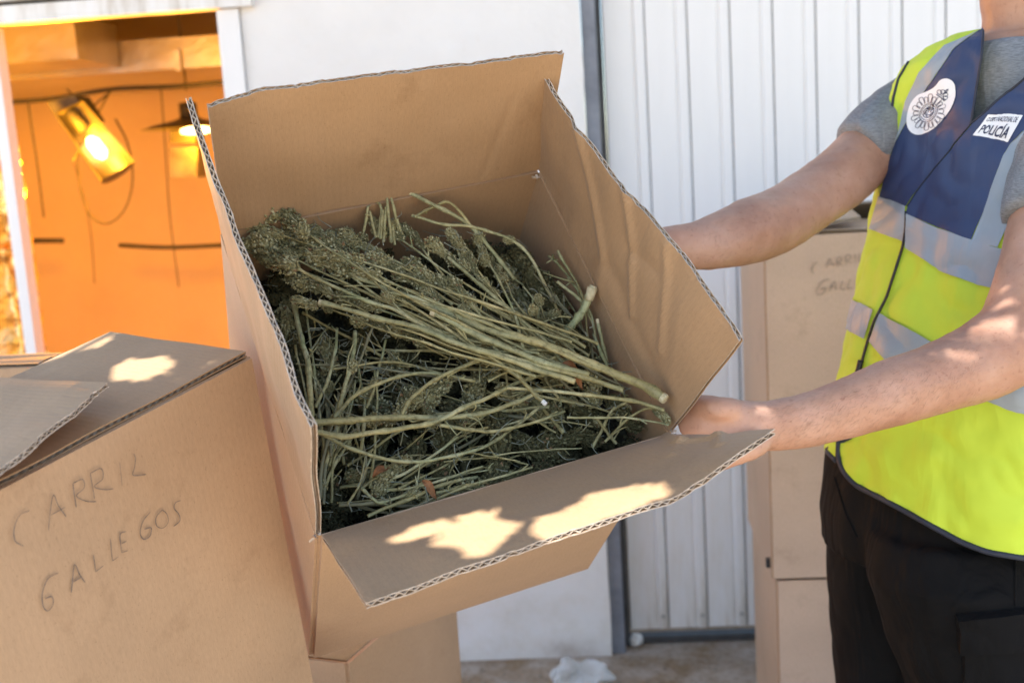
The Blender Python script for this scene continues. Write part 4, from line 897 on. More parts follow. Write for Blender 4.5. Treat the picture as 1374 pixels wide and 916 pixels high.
for (px_, py_, d, an) in ((752, 490, -.012, .5), (765, 498, -.01, 1.3), (566, 645, .01, 1.2), (744, 480, -.005, .2), (500, 640, .02, -.4)):
    p = PB(px_, py_, d); a = HU*math.cos(an)+HV*math.sin(an); s_ = HV*math.cos(an)-HU*math.sin(an); vs = []
    for i in range(8):
        x = i/7; w_ = .0045*math.sin(math.pi*min(1, x+.05))+.0003; q = p+a*.026*x-HD*.006*math.sin(x*5)
        vs += [q-s_*w_-HD*.002, q, q+s_*w_-HD*.002]
    tag(obj('dry_leaf', vs, [f for i in range(7) for f in ((3*i, 3*i+1, 3*i+4, 3*i+3), (3*i+1, 3*i+2, 3*i+5, 3*i+4))], M['brownleaf']), 'small rusty brown curled leaf caught among the stems', 'leaf', group='rusty curled leaves')


# ---------------------------------------------------------------- the person
Ff = nrm([-.86, -.50, 0]); Fl = np.array([-Ff[1], Ff[0], 0]); 
if Fl[1] > 0: Fl = -Fl                                  # towards his left shoulder (nearer the camera)
VSIL = [(-80, 1290), (30, 1300), (45, 1282), (60, 1240), (85, 1215), (110, 1200), (150, 1193), (200, 1190), (262, 1181), (320, 1167), (400, 1146), (460, 1130), (520, 1117), (600, 1106), (640, 1104), (760, 1104)]
def sect(c, a, b_, z, n=120, p=2.35):
    out = []
    for q in np.linspace(0, 2*math.pi, n, False):
        cq, sq = math.cos(q), math.sin(q)
        out.append(np.array([c[0], c[1], z])+Fl*a*abs(cq)**(2/p)*np.sign(cq)+Ff*b_*abs(sq)**(2/p)*np.sign(sq))
    return out
def fit(z, a, b_, y, sil):
    x = .6
    for it in range(12):
        S = sect((x, y), a, b_, z, 60); xs = [pix(P) for P in S]; m_ = min(xs, key=lambda t: t[0]); x += (interp(m_[1], sil)-m_[0])/FPX*1.6*.8
    return x
TLEV = [(.84, .222, .168), (.90, .218, .164), (.97, .208, .156), (1.05, .200, .148), (1.13, .198, .143), (1.21, .202, .142), (1.29, .207, .140), (1.36, .207, .132), (1.41, .195, .118), (1.45, .172, .100), (1.48, .145, .085), (1.505, .115, .073), (1.525, .092, .066), (1.545, .074, .062)]
TC = []
for (z, a, b_) in TLEV:
    yc = 1.585+.02*(1.3-z)
    TC.append((fit(z, a+.010, b_+.010, yc, VSIL), yc))
xs_ = [c[0] for c in TC]; xs_ = [xs_[0]]+[(xs_[i-1]+2*xs_[i]+xs_[i+1])/4 for i in range(1, len(xs_)-1)]+[xs_[-1]]
TC = [(x, c[1]) for x, c in zip(xs_, TC)]
print('torso', [(round(l[0], 2), round(c[0], 3)) for l, c in zip(TLEV, TC)])
def tpar(z):
    zs = [l[0] for l in TLEV]; return (np.interp(z, zs, [c[0] for c in TC]), np.interp(z, zs, [c[1] for c in TC]), np.interp(z, zs, [l[1] for l in TLEV]), np.interp(z, zs, [l[2] for l in TLEV]))
def torso(z0, z1, off, n=120, nz=60):
    secs = []
    for z in np.linspace(z0, z1, nz):
        x, y, a, b_ = tpar(z); secs.append(sect((x, y), a+off, b_+off, z, n))
    return secs
def limb(tab, n=28, ratio=1.0):
    """tab: (px, py, depth, halfwidth px[, thickness ratio])"""
    P = np.array([list(t[:4])+[t[4] if len(t) > 4 else ratio] for t in tab]); Q = resample([p for p in P], len(tab)*5)
    C_ = [CP(q[0], q[1], q[2]) for q in Q]; secs = []
    for i, q in enumerate(Q):
        T = nrm(C_[min(i+1, len(Q)-1)]-C_[max(i-1, 0)]); V_ = nrm(C_[i]-CAM); N_ = nrm(np.cross(T, V_)); B_ = np.cross(T, N_)
        r = q[3]/FPX*q[2]; secs.append([C_[i]+r*(N_*math.cos(t)+B_*q[4]*math.sin(t)) for t in np.linspace(0, 2*math.pi, n, False)])
    return rings(secs)
def finger(mb, pts, r0, r1):
    Q = resample(pts, 14); m_ = len(Q); rd = [(r0+(r1-r0)*i/(m_-1))*(1+.10*math.exp(-((i/(m_-1)-.38)/.07)**2)+.08*math.exp(-((i/(m_-1)-.70)/.06)**2)) for i in range(m_)]
    mb.tube(Q, rd, 12); mb.add(*ellipsoid(Q[-1], (np.array([r1, 0, 0])*1.02, np.array([0, r1, 0])*1.02, np.array([0, 0, r1])*1.02), 12, 8))
cx0, cy0, _, _ = tpar(1.52)
feet = np.array([cx0, 1.62, 0])
man = thing('person', 'person in a grey t-shirt, hi-vis vest and black trousers holding the open box', 'person', feet)
body = MB()
body.add(*rings(torso(.90, 1.535, -.022, 48, 24)))
# left arm, nearer the camera
LARM = [(1010, 572, 1.275, 33, .80), (1035, 571, 1.275, 34, .78), (1088, 562, 1.28, 36.5, .82), (1142, 546, 1.285, 40.5, .88), (1203, 525, 1.295, 45, .92), (1262, 506, 1.31, 48, .95), (1318, 484, 1.325, 53, .95), (1368, 450, 1.34, 60, .95), (1393, 405, 1.355, 64, .95), (1412, 345, 1.38, 64, 1), (1428, 280, 1.41, 66, 1), (1440, 215, 1.44, 66, 1)]
body.add(*limb(LARM))
RARM = [(868, 338, 1.44, 27, .75), (905, 332, 1.455, 30, .75), (950, 327, 1.48, 35, .85), (1003, 311, 1.52, 44, .95), (1045, 295, 1.56, 44, .95), (1090, 266, 1.60, 42, .95), (1132, 236, 1.635, 43, 1), (1166, 203, 1.67, 43, 1), (1208, 160, 1.70, 48, 1), (1250, 140, 1.70, 54, 1)]
body.add(*limb(RARM))
# left hand: palm under the corner of the box, thumb up its right side, fingers under the bottom
print('LH local', hl(CP(965, 575, 1.285)), 'RH local', hl(CP(868, 338, 1.44)))
body.add(*limb([(1020, 571, 1.275, 33, .75), (995, 572, 1.275, 35, .62), (970, 572, 1.278, 40, .52), (948, 577, 1.285, 43, .45), (925, 588, 1.30, 40, .42)]))
body.add(*limb([(1022, 590, 1.262, 18, .9), (1000, 600, 1.25, 20, .9), (975, 610, 1.25, 19, .9), (950, 622, 1.255, 15, .9)]))
kn = [(948, 560, 1.33), (936, 578, 1.31), (928, 596, 1.29), (934, 614, 1.27)]
tp_ = [(HW-.065, HH+.022, .085), (HW-.075, HH+.020, .055), (HW-.072, HH+.020, .028), (HW-.058, HH+.022, .004)]
for k in range(4):
    a = CP(*kn[k]); c = HL(*tp_[k]); m1 = a*.62+c*.38+HV*.012+HU*.004; m2 = a*.3+c*.7+HV*.010
    finger(body, [a, m1, m2, c], .0095-.0006*k, .0076-.0005*k)
th = [CP(985, 552, 1.27), CP(958, 548, 1.27), HL(HW+.030, HH-.035, .0), HL(HW+.022, HH-.062, .005)]
finger(body, th, .0155, .0105)
# right hand flat against the outside of the right wall
w0 = CP(868, 338, 1.44); lw = hl(w0)
hp = HL(HW+.028, lw[1]+.004, lw[2]+.035); hk = HL(HW+.024, lw[1]+.010, lw[2]+.085)
S_ = []
for P, wv, th_ in ((w0, .026, .020), (w0*.5+hp*.5, .034, .019), (hp, .040, .016), (hk, .041, .012)):
    S_.append([P+HV*wv*math.cos(q)+HU*th_*math.sin(q) for q in np.linspace(0, 2*math.pi, 24, False)])
body.add(*rings(S_))
for k in range(4):
    o_ = (-.030, -.010, .010, .029)[k]; L = (.068, .078, .074, .058)[k]
    a = hk+HV*o_; finger(body, [a, a+HD*L*.4+HU*.003+HV*o_*.2, a+HD*L*.75-HU*.002+HV*o_*.3, a+HD*L-HU*.008+HV*o_*.35], .0092, .0072)
finger(body, [hp-HV*.030-HD*.01, hp-HV*.052+HD*.01, hp-HV*.066+HD*.032-HU*.004], .0125, .0092)
# neck and head
NC = CP(1381, 40, 1.57); hx, hy = NC[0], NC[1]
hc = np.array([hx, hy, 0])
nk = [[np.array([hx, hy, z])+Ff*fo_+Fl*r*math.cos(q)+Ff*r*1.02*math.sin(q) for q in np.linspace(0, 2*math.pi, 28, False)] for z, r, fo_ in ((1.46, .075, 0), (1.50, .066, 0), (1.53, .060, .004), (1.56, .057, .008), (1.60, .058, .012), (1.64, .058, .010))]
body.add(*rings(nk))
z0 = 1.575
hs = [(0, .028, .018, .065), (.012, .044, .050, .045), (.03, .053, .072, .035), (.06, .062, .082, .055), (.09, .069, .084, .078), (.12, .073, .086, .090), (.15, .0745, .088, .095), (.18, .072, .084, .095), (.205, .064, .070, .085), (.225, .048, .048, .062), (.238, .022, .02, .03)]
def headring(z, a, f, bk, off=0, n=36):
    out = []
    for q in np.linspace(0, 2*math.pi, n, False):
        cq, sq = math.cos(q), math.sin(q); out.append(np.array([hx, hy, z0+z])+Ff*.012+Fl*(a+off)*cq+Ff*((f if sq > 0 else bk)+off)*sq)
    return out
body.add(*rings([headring(*h) for h in hs]))
def hp3(f, l, z): return np.array([hx, hy, z0+z])+Ff*(.012+f)+Fl*l
body.add(*rings([[hp3(.078+.0*t, 0, .128-.058*t)+Fl*(.007+.009*t)*math.cos(q)+Ff*(.006+.024*t)*math.sin(q) for q in np.linspace(0, 2*math.pi, 12, False)] for t in np.linspace(0, 1, 7)]))
for sd in (-1, 1):
    body.add(*ellipsoid(hp3(-.008, sd*.078, .112), (Ff*.017, Fl*.007, ZU*.032), 12, 8))
    body.add(*ellipsoid(hp3(.078, sd*.030, .140), (Ff*.010, Fl*.022, ZU*.006), 12, 8))
body.add(*ellipsoid(hp3(.083, 0, .050), (Ff*.008, Fl*.024, ZU*.007), 12, 8))
V, N, Fc = remesh(body, 'body', None, .0036, 5)
# tendons, veins and soft irregularity
for i in range(len(V)):
    V[i] = V[i]+N[i]*(.0016*n3(V[i], 26, 1)+.0006*n3(V[i], 80, 2))
obj('body', V, Fc, M['skin'], man, smooth=True)
for sd in (-1, 1):
    v_, f_ = ellipsoid(hp3(.0755, sd*.031, .121), (Ff*.010, Fl*.0115, ZU*.0070), 14, 10); e_ = obj('eye', v_, f_, M['eye'], man, smooth=True)
    v_, f_ = ellipsoid(hp3(.0845, sd*.031, .120), (Ff*.003, Fl*.0055, ZU*.0055), 12, 8); obj('iris', v_, f_, M['hair'], e_, smooth=True)
    v_, f_ = ellipsoid(hp3(.088, sd*.031, .146), (Ff*.004, Fl*.020, ZU*.0035), 12, 6); obj('eyebrow', v_, f_, M['hair'], man, smooth=True)
v_, f_ = ellipsoid(hp3(.090, 0, .050), (Ff*.0045, Fl*.023, ZU*.006), 14, 8); obj('mouth', v_, f_, M['lip'], man, smooth=True)
hv_, hf_ = rings([headring(z, a, f*(.55 if z < .16 else 1.0), bk, .007+.002*n3((z, a, 1), 30)) for z, a, f, bk in [(.075, .064, .02, .075)]+hs[4:]])
hv_ = [p+nrm(p-hp3(0, 0, .12))*.004*n3(p, 70, 3) for p in hv_]; obj('hair', hv_, hf_, M['hair'], man, smooth=True)
bod_bvh = BVHTree.FromPolygons([Vector(p) for p in V], Fc)
# fine hair on the forearms
b = MB()
for tab, n_ in ((LARM[1:7], 1100), (RARM[2:5], 260)):
    A_ = np.array([t[:4] for t in tab])
    for k in range(n_):
        s_ = rng.uniform(0, len(A_)-1.01); i = int(s_); q = A_[i]+(A_[i+1]-A_[i])*(s_-i)
        hxp, hyp = q[0]+rng.uniform(-6, 6), q[1]+rng.uniform(-.97, .97)*q[3]
        r = ray(hxp, hyp); hit = bod_bvh.ray_cast(Vector(CAM), Vector(nrm(r)))
        if hit[0] is None: continue
        p = np.array(hit[0]); n_v = np.array(hit[1]); d0 = nrm(CP(A_[i][0], A_[i][1], A_[i][2])-CP(A_[i+1][0], A_[i+1][1], A_[i+1][2]))
        g = nrm(d0+rng.normal(size=3)*.35-ZU*.5); g = nrm(g-n_v*(g@n_v)); s2_ = nrm(np.cross(g, n_v)); L = rng.uniform(.005, .011); w_ = .00006
        m1 = p+g*L*.5+n_v*.0016; m2 = p+g*L+n_v*.0014+s2_*rng.normal()*.001
        b.add([p-s2_*w_, p+s2_*w_, m1+s2_*w_, m1-s2_*w_, m2], [(0, 1, 2, 3), (3, 2, 4)])
tag(b.obj('arm_hair', M['armhair'], man), kind='stuff')

# t-shirt with sleeves
tm = MB(); tm.add(*rings(torso(.92, 1.525, -.008, 60, 30)))
tm.add(*limb([(1118, 214, 1.628, 0.1, 1), (1152, 201, 1.66, 40, 1.25), (1176, 180, 1.668, 45, 1.2), (1215, 155, 1.68, 50, 1.15), (1250, 138, 1.69, 50, 1.1), (1275, 125, 1.69, 52, 1.1)][1:]))
tm.add(*limb([(1424, 305, 1.395, 78, 1.08), (1432, 262, 1.41, 80, 1.08), (1442, 205, 1.44, 80, 1.1), (1440, 150, 1.47, 68, 1.1), (1425, 115, 1.50, 50, 1.1)]))
V, N, Fc = remesh(tm, 'tee', None, .006, 5)
keep = []
for i in range(len(V)):
    V[i] = V[i]+N[i]*(.0035*n3(V[i]*np.array([1, 1, .5]), 18, 5)+.0015*n3(V[i], 45, 6))
for f in Fc:                                   # open the neckline so that the neck rises through it
    c = np.mean([V[k] for k in f], axis=0)
    if c[2] > 1.50 and math.hypot((c-hc)[0], (c-hc)[1]) < .052+.0: continue
    keep.append(f)
obj('t_shirt', V, keep, M['tee'], man, smooth=True)
nr = [np.array([hx, hy, 1.503-.018*math.sin(q)])+Ff*.006+Fl*.071*math.cos(q)+Ff*.071*math.sin(q) for q in np.linspace(0, 2*math.pi, 48)]
MB().tube(nr, .0065, 10).obj('collar', M['tee'], man, smooth=True)

# hi-vis vest
vest = thing('vest_tmp', 'x', 'x', feet); bpy.data.objects.remove(vest, do_unlink=True)
HEM = [(1080, 590), (1104, 601), (1120, 614), (1129, 628), (1149, 650), (1196, 674), (1243, 700), (1290, 726), (1325, 739), (1374, 747), (1450, 752), (1560, 745), (1700, 700)]
VNK = [(1314, -40), (1315, 40), (1312, 80), (1306, 120), (1302, 171), (1338, 141), (1374, 111), (1410, 75), (1440, 40), (1440, -40)]
VS = torso(.83, 1.540, .012, 200, 155); VV = np.array(VS).reshape(-1, 3); nS_ = 200
for i in range(len(VV)):
    p = VV[i]; zf = (1.45-p[2]); q = i % nS_
    d = .011*n3(p*np.array([1, 1, .30]), 9, 7)+.011*abs(n3(p*np.array([1.3, 1, .35])+p[2]*.4, 20, 8))+.0015*n3(p, 50, 9)
    dirn = nrm(np.array([p[0]-np.interp(p[2], [l[0] for l in TLEV], [c[0] for c in TC]), p[1]-1.585, 0])); VV[i] = p+dirn*d
vf = []
for i in range(len(VS)-1):
    for k in range(nS_):
        k2 = (k+1) % nS_; f = (i*nS_+k, i*nS_+k2, (i+1)*nS_+k2, (i+1)*nS_+k); c = VV[list(f)].mean(0)
        n_v = nrm(np.cross(VV[f[1]]-VV[f[0]], VV[f[3]]-VV[f[0]])); n_v = n_v*np.sign(n_v@(c-np.array([TC[6][0], 1.585, c[2]]))); front = n_v@(CAM-c) > 0
        px_, py_ = pix(c)
        if front:
            if inpoly(px_, py_, VNK): continue
            if px_ > 1080 and py_ > np.interp(px_, [h[0] for h in HEM], [h[1] for h in HEM]): continue
        elif c[2] < (.955 if px_ < 1200 else .89): continue
        if c[2] > 1.515 and math.hypot((c-hc)[0], (c-hc)[1]) < .066: continue
        vf.append(f)
vest = obj('vest', VV, vf, M['hivis'], man, smooth=True)
vb = BVHTree.FromPolygons([Vector(p) for p in VV], vf); vb_all = BVHTree.FromPolygons([Vector(p) for p in VV], [(i*nS_+k, i*nS_+(k+1) % nS_, (i+1)*nS_+(k+1) % nS_, (i+1)*nS_+k) for i in range(len(VS)-1) for k in range(nS_)])
def onvest(px_, py_, lift):
    d = nrm(ray(px_, py_)); h = vb_all.ray_cast(Vector(CAM), Vector(d))
    if h[0] is None:
        p = CP(px_, py_, 1.6); h = vb_all.find_nearest(Vector(p)); p = np.array(h[0]); n_v = np.array(h[1])
    else: p = np.array(h[0]); n_v = np.array(h[1])
    if n_v@(CAM-p) < 0: n_v = -n_v
    return p+n_v*lift, n_v
def ruled(A, B_, nu, nv, lift):
    a = polyres([np.array(p, float) for p in A], nu); c = polyres([np.array(p, float) for p in B_], nu); vs = []
    for p, q in zip(a, c):
        for t in np.linspace(0, 1, nv):
            P, n_v = onvest(*(p+(q-p)*t), lift); vs.append(P)
    return vs, [(i*nv+j, i*nv+j+1, (i+1)*nv+j+1, (i+1)*nv+j) for i in range(nu-1) for j in range(nv-1)]
def vpart(name, mat, pairs, lift, label=None, nu=50, nv=40):
    b = MB()
    for A, B_ in pairs: b.add(*ruled(A, B_, nu, nv, lift))
    return b.obj(name, M[mat], vest, smooth=True, label=label)
# navy chest panels (his right and his left front)
vpart('chest_panel', 'navy', [([(1319, 38), (1281, 66), (1260, 96), (1234, 135), (1212, 173), (1201, 194), (1190, 230), (1181, 264)], [(1320, 40), (1317, 80), (1311, 120), (1304, 166), (1273, 205), (1240, 243), (1226, 262), (1216, 277)])], .0016, 'navy chest panel carrying the round emblem')
vpart('chest_panel', 'navy', [([(1400, 82), (1374, 107), (1340, 136), (1306, 166), (1274, 206), (1240, 246), (1220, 276), (1217, 287)], [(1440, 105), (1374, 176), (1358, 192), (1347, 210), (1334, 246), (1321, 285), (1311, 306), (1304, 323)])], .0030, 'navy chest panel carrying the white name patch')
vpart('reflective_band', 'silver', [([(1308, 46), (1268, 62), (1234, 98), (1216, 137), (1207, 175), (1197, 205), (1188, 235)], [(1319, 38), (1281, 66), (1260, 96), (1234, 135), (1212, 173), (1201, 194), (1187, 237)])], .0024, 'grey shoulder band beside the yellow armhole')
vpart('reflective_band', 'silver', [([(1440, 106), (1374, 177), (1358, 193), (1347, 211), (1334, 247), (1321, 286), (1305, 324)], [(1480, 170), (1400, 225), (1374, 260), (1364, 280), (1356, 298), (1349, 312), (1340, 332)])], .0036)
vpart('reflective_band', 'silver', [([(1181, 263), (1198, 269), (1216, 277)], [(1168, 308), (1190, 315), (1214, 325)])], .0030, nu=24, nv=24)
vpart('reflective_band', 'silver', [([(1218, 287), (1260, 306), (1304, 322), (1340, 333), (1420, 350), (1500, 355)], [(1217, 332), (1269, 367), (1312, 382), (1345, 390), (1420, 402), (1500, 405)])], .0042)
vpart('reflective_band', 'silver', [([(1145, 402), (1158, 408), (1173, 416)], [(1136, 441), (1147, 447), (1161, 454)])], .0030, nu=24, nv=24)
vpart('reflective_band', 'silver', [([(1182, 421), (1215, 438), (1244, 455), (1310, 490), (1374, 515), (1460, 535)], [(1169, 458), (1190, 482), (1260, 512), (1335, 541), (1374, 556), (1460, 575)])], .0042)
def vtube(name, mat, pts, r, lift, n=70, parent=None, label=None):
    P = [onvest(*q, lift)[0] for q in polyres([np.array(p, float) for p in pts], n)]
    for _ in range(2): P = [P[0]]+[(P[i-1]+2*P[i]+P[i+1])/4 for i in range(1, len(P)-1)]+[P[-1]]
    return MB().tube(P, r, 8).obj(name, M[mat], parent or vest, smooth=True, label=label)
vtube('zip_fastener', 'zip', [(1217, 284), (1216, 310), (1213, 330), (1203, 362), (1190, 400), (1173, 433), (1162, 470), (1154, 500), (1140, 545), (1126, 590), (1124, 614)], .0021, .002)
vtube('zip_puller', 'zip', [(1158, 484), (1154, 500)], .0045, .004, 6)
vtube('edge_trim', 'trim', [(1126, 590), (1125, 612), (1130, 630), (1149, 651), (1196, 675), (1243, 701), (1290, 727), (1325, 740), (1374, 748), (1450, 753), (1540, 748)], .0040, .001, label='dark piping along the curved hem')
vtube('edge_trim', 'trim', [(1104, 600), (1112, 607), (1122, 618)], .0036, .001, 10)
vtube('edge_trim', 'trim', [(1320, 38), (1318, 80), (1311, 120), (1304, 166)], .0016, .002)
vtube('edge_trim', 'trim', [(1304, 166), (1338, 137), (1374, 107), (1402, 80)], .0016, .003)
vtube('edge_trim', 'trim', [(1304, 167), (1273, 206), (1240, 246), (1219, 278)], .0009, .0035)
vtube('edge_trim', 'trim', [(1219, 84), (1206, 106), (1199, 132), (1196, 160), (1194, 188)], .0022, .0005, label='dark piping round the armhole')
# emblem and name patch printed on the vest
zo = lambda L: [(1160+x/5.089, 60+y/5.089) for x, y in L]
def fan(name, mat, outline, lift, parent, rings_=8, label=None):
    O = resample([np.array(p, float) for p in outline+[outline[0]]], 64)[:-1]; c = np.mean(O, axis=0); vs = [onvest(*c, lift)[0]]; m_ = len(O); fs = []
    for r in range(1, rings_+1):
        for p in O: vs.append(onvest(*(c+(p-c)*r/rings_), lift)[0])
    for k in range(m_): fs.append((0, 1+k, 1+(k+1) % m_))
    for r in range(rings_-1):
        for k in range(m_): a = 1+r*m_+k; b_ = 1+r*m_+(k+1) % m_; fs.append((a, b_, b_+m_, a+m_))
    return obj(name, vs, fs, M[mat], parent, smooth=True, label=label)
fan('emblem', 'patch', zo([(570, 232), (608, 248), (630, 300), (626, 375), (592, 450), (525, 530), (455, 590), (380, 617), (328, 600), (300, 550), (299, 485), (320, 410), (368, 350), (436, 322), (490, 290), (528, 244)]), .0026, vest, label='white oval emblem with a navy star badge and crown')
def vstroke(b, pts, wpx, lift, close=False):
    Q = [np.array(p, float) for p in pts]
    if close: Q.append(Q[0])
    if len(Q) > 2: Q = resample(Q, len(Q)*4)
    else: Q = polyres(Q, 4)
    vs = []
    for i in range(len(Q)):
        t = Q[min(i+1, len(Q)-1)]-Q[max(i-1, 0)]; t = t/(np.linalg.norm(t)+1e-9); s_ = np.array([-t[1], t[0]])*wpx/2
        vs += [onvest(*(Q[i]-s_), lift)[0], onvest(*(Q[i]+s_), lift)[0]]
    b.add(vs, [(2*i, 2*i+1, 2*i+3, 2*i+2) for i in range(len(Q)-1)])
b = MB(); ec = np.array([449., 462.]); ea_ = nrm([.62, -.78]); eb_ = np.array([ea_[1], -ea_[0]]); 
def E_(x, y): return ec+ea_*x+eb_*y
ZO1 = lambda p: (1160+p[0]/5.089, 60+p[1]/5.089)
for k in range(20):                                       # rays of the star, each a rounded outlined wedge
    q = 2*math.pi*k/20; rr = 118 if k % 2 == 0 else 104; sx, sy = 1.08, .90
    def W(r, da): return ZO1(E_(r*math.cos(q+da)*sx, r*math.sin(q+da)*sy))
    vstroke(b, [W(70, -.10), W(rr*.96, -.13), W(rr*1.04, 0), W(rr*.96, .13), W(70, .10)], .75, .0033)
for (r, wd) in ((66, .8), (55, .6), (40, 1.0)): vstroke(b, [ZO1(E_(r*1.12*math.cos(t), r*.82*math.sin(t))) for t in np.linspace(0, 2*math.pi, 18, False)], wd, .0033, True)
for k in range(9): t0 = k*2.4; vstroke(b, [ZO1(E_(10*k**.5*1.4*math.cos(t0), 10*k**.5*math.sin(t0))), ZO1(E_(10*(k+1)**.5*1.4*math.cos(t0+.9), 10*(k+1)**.5*math.sin(t0+.9)))], 1.0, .0033)
vstroke(b, [ZO1(E_(x, y)) for x, y in ((-36, -20), (-20, 14), (12, 22), (36, 10))], .9, .0033)
for (x, y, r) in ((150, -26, 15), (168, -10, 15), (172, 12, 15), (156, 28, 15), (182, 0, 9)): vstroke(b, [ZO1(E_(x+r*math.cos(t), y+r*math.sin(t))) for t in np.linspace(0, 2*math.pi, 10, False)], .8, .0033, True)
vstroke(b, [ZO1(E_(x, y)) for x, y in ((128, -34), (134, 0), (130, 36))], 1.2, .0033); vstroke(b, [ZO1(E_(x, y)) for x, y in ((140, -30), (146, 0), (142, 32))], .7, .0033); vstroke(b, [ZO1(E_(190, 0)), ZO1(E_(208, 0))], .9, .0033); vstroke(b, [ZO1(E_(199, -7)), ZO1(E_(199, 7))], .9, .0033)
tag(b.obj('emblem_print', M['navyprint'], vest), kind='stuff')
Qd = [np.array(p) for p in zo([(851, 476), (1092, 482), (990, 666), (750, 621)])]
def quad(u, v): return (Qd[0]*(1-u)+Qd[1]*u)*(1-v)+(Qd[3]*(1-u)+Qd[2]*u)*v
vs = [onvest(*quad(i/20, j/12), .0040)[0] for j in range(13) for i in range(21)]
obj('name_patch', vs, [(j*21+i, j*21+i+1, j*21+i+22, j*21+i+21) for j in range(12) for i in range(20)], M['patch'], vest, smooth=True, label='white name patch with navy lettering')
def vtext(txt, u0, u1, v0, v1, name, bold=0):
    c = bpy.data.curves.new('t', 'FONT'); c.body = txt; c.resolution_u = 3; c.offset = bold; o = bpy.data.objects.new('t', c); COL.objects.link(o)
    ev = o.evaluated_get(bpy.context.evaluated_depsgraph_get()); me = ev.to_mesh(); v = np.array([tuple(p.co)[:2] for p in me.vertices]); f = [tuple(p.vertices) for p in me.polygons]; ev.to_mesh_clear(); bpy.data.objects.remove(o, do_unlink=True)
    lo, hi = v.min(0), v.max(0); v = (v-lo)/(hi-lo)
    P = [onvest(*quad(u0+(u1-u0)*a[0], v1+(v0-v1)*a[1]), .0047)[0] for a in v]
    return obj(name, P, f, M['navyprint'], vest)
vtext('CUERPO NACIONAL DE', .07, .93, .12, .32, 'lettering', .012)
vtext('POLICÍA', .08, .90, .38, .88, 'lettering', .025)

# trousers, boots
TSIL = [(560, 1118), (612, 1110), (660, 1098), (700, 1099), (760, 1106), (840, 1114), (916, 1120), (1300, 1128)]
tr = MB(); secs = []
for z, a, b_ in ((1.02, .160, .112), (.97, .163, .115), (.90, .170, .120), (.84, .178, .130), (.79, .185, .138)):
    yc = 1.60; secs.append(sect((fit(z, a, b_, yc, TSIL), yc), a, b_, z, 60))
tr.add(*rings(secs))
lt_ = fit(.80, .19, .145, 1.60, TSIL)
def leg(ptsr):
    secs = []
    for (x, y, z, r, r2) in ptsr: secs.append([np.array([x, y, z])+Ff*r*math.cos(q)+Fl*r2*math.sin(q) for q in np.linspace(0, 2*math.pi, 40, False)])
    tr.add(*rings(secs))
def legx(z, y, r, side_px):
    x = .5
    for _ in range(10):
        S = [pix(np.array([x, y, z])+Ff*r*math.cos(q)+Fl*r*math.sin(q)) for q in np.linspace(0, 6.28, 30)]; x += (side_px-min(s_[0] for s_ in S))/FPX*y*.9
    return x
yr, yl = 1.70, 1.50
rl = [(legx(.86, yr-.02, .118, 1106), yr-.02, .86, .118, .118), (legx(.76, yr, .112, 1108), yr, .76, .112, .112), (legx(.64, yr, .104, 1114), yr, .64, .104, .104), (legx(.52, yr, .096, 1120), yr, .52, .096, .096)]
ll = [(legx(.84, yl+.03, .118, 1158), yl+.03, .85, .112, .112), (legx(.80, yl, .122, 1162), yl, .80, .120, .12), (legx(.70, yl, .114, 1188), yl, .70, .114, .114), (legx(.60, yl, .106, 1222), yl, .60, .106, .106), (legx(.50, yl, .098, 1240), yl, .50, .098, .098)]
for L_, yy in ((rl, yr), (ll, yl)):
    x, y, z, r, r2 = L_[-1]; L_ += [(x+.01, y, .40, .085, .085), (x+.02, y, .25, .080, .080), (x+.025, y, .10, .078, .078), (x+.025, y, .045, .080, .080)]; leg(L_)
V, N, Fc = remesh(tr, 'trousers', None, .006, 4)
for i in range(len(V)):
    p = V[i]; V[i] = p+N[i]*(.007*n3(p*np.array([1, 1, .45]), 10, 11)+.004*abs(n3(p*np.array([1, 1, .8]), 22, 12)))
tro = obj('trousers', V, Fc, M['trouser'], man, smooth=True)
tb = BVHTree.FromPolygons([Vector(p) for p in V], Fc)
def ontr(x, y, lift):
    h = tb.ray_cast(Vector(CAM), Vector(nrm(ray(x, y))))
    if h[0] is None: h = tb.find_nearest(Vector(CP(x, y, 1.45)))
    n_v = np.array(h[1]); p = np.array(h[0])
    return p+(n_v if n_v@(CAM-p) > 0 else -n_v)*lift
def trpatch(name, q4, lift, n=24, edge=True):
    A = [np.array(p, float) for p in q4]; g = lambda u, v: (A[0]*(1-u)+A[1]*u)*(1-v)+(A[3]*(1-u)+A[2]*u)*v; vs = []
    for j in range(n+1):
        for i in range(n+1): u, v = i/n, j/n; e = min(u, 1-u, v, 1-v); vs.append(ontr(*g(u, v), lift if e > .001 else -.002))
    return obj(name, vs, [(j*(n+1)+i, j*(n+1)+i+1, (j+1)*(n+1)+i+1, (j+1)*(n+1)+i) for j in range(n) for i in range(n)], M['trouser'], tro, smooth=False)
trpatch('cargo_pocket', [(1288, 850), (1450, 838), (1460, 1060), (1294, 1060)], .010)
trpatch('pocket_flap', [(1281, 823), (1450, 806), (1452, 868), (1284, 872)], .017)
def trtube(pts, r, name='seam'):
    P = [ontr(*q, .0005) for q in polyres([np.array(p, float) for p in pts], 50)]
    for _ in range(3): P = [P[0]]+[(P[i-1]+2*P[i]+P[i+1])/4 for i in range(1, len(P)-1)]+[P[-1]]
    MB().tube(P, r, 6).obj(name, M['trouser'], tro, smooth=True)
trtube([(1362, 742), (1362, 780), (1362, 812)], .0018); trtube([(1120, 640), (1135, 690), (1150, 720)], .0016)
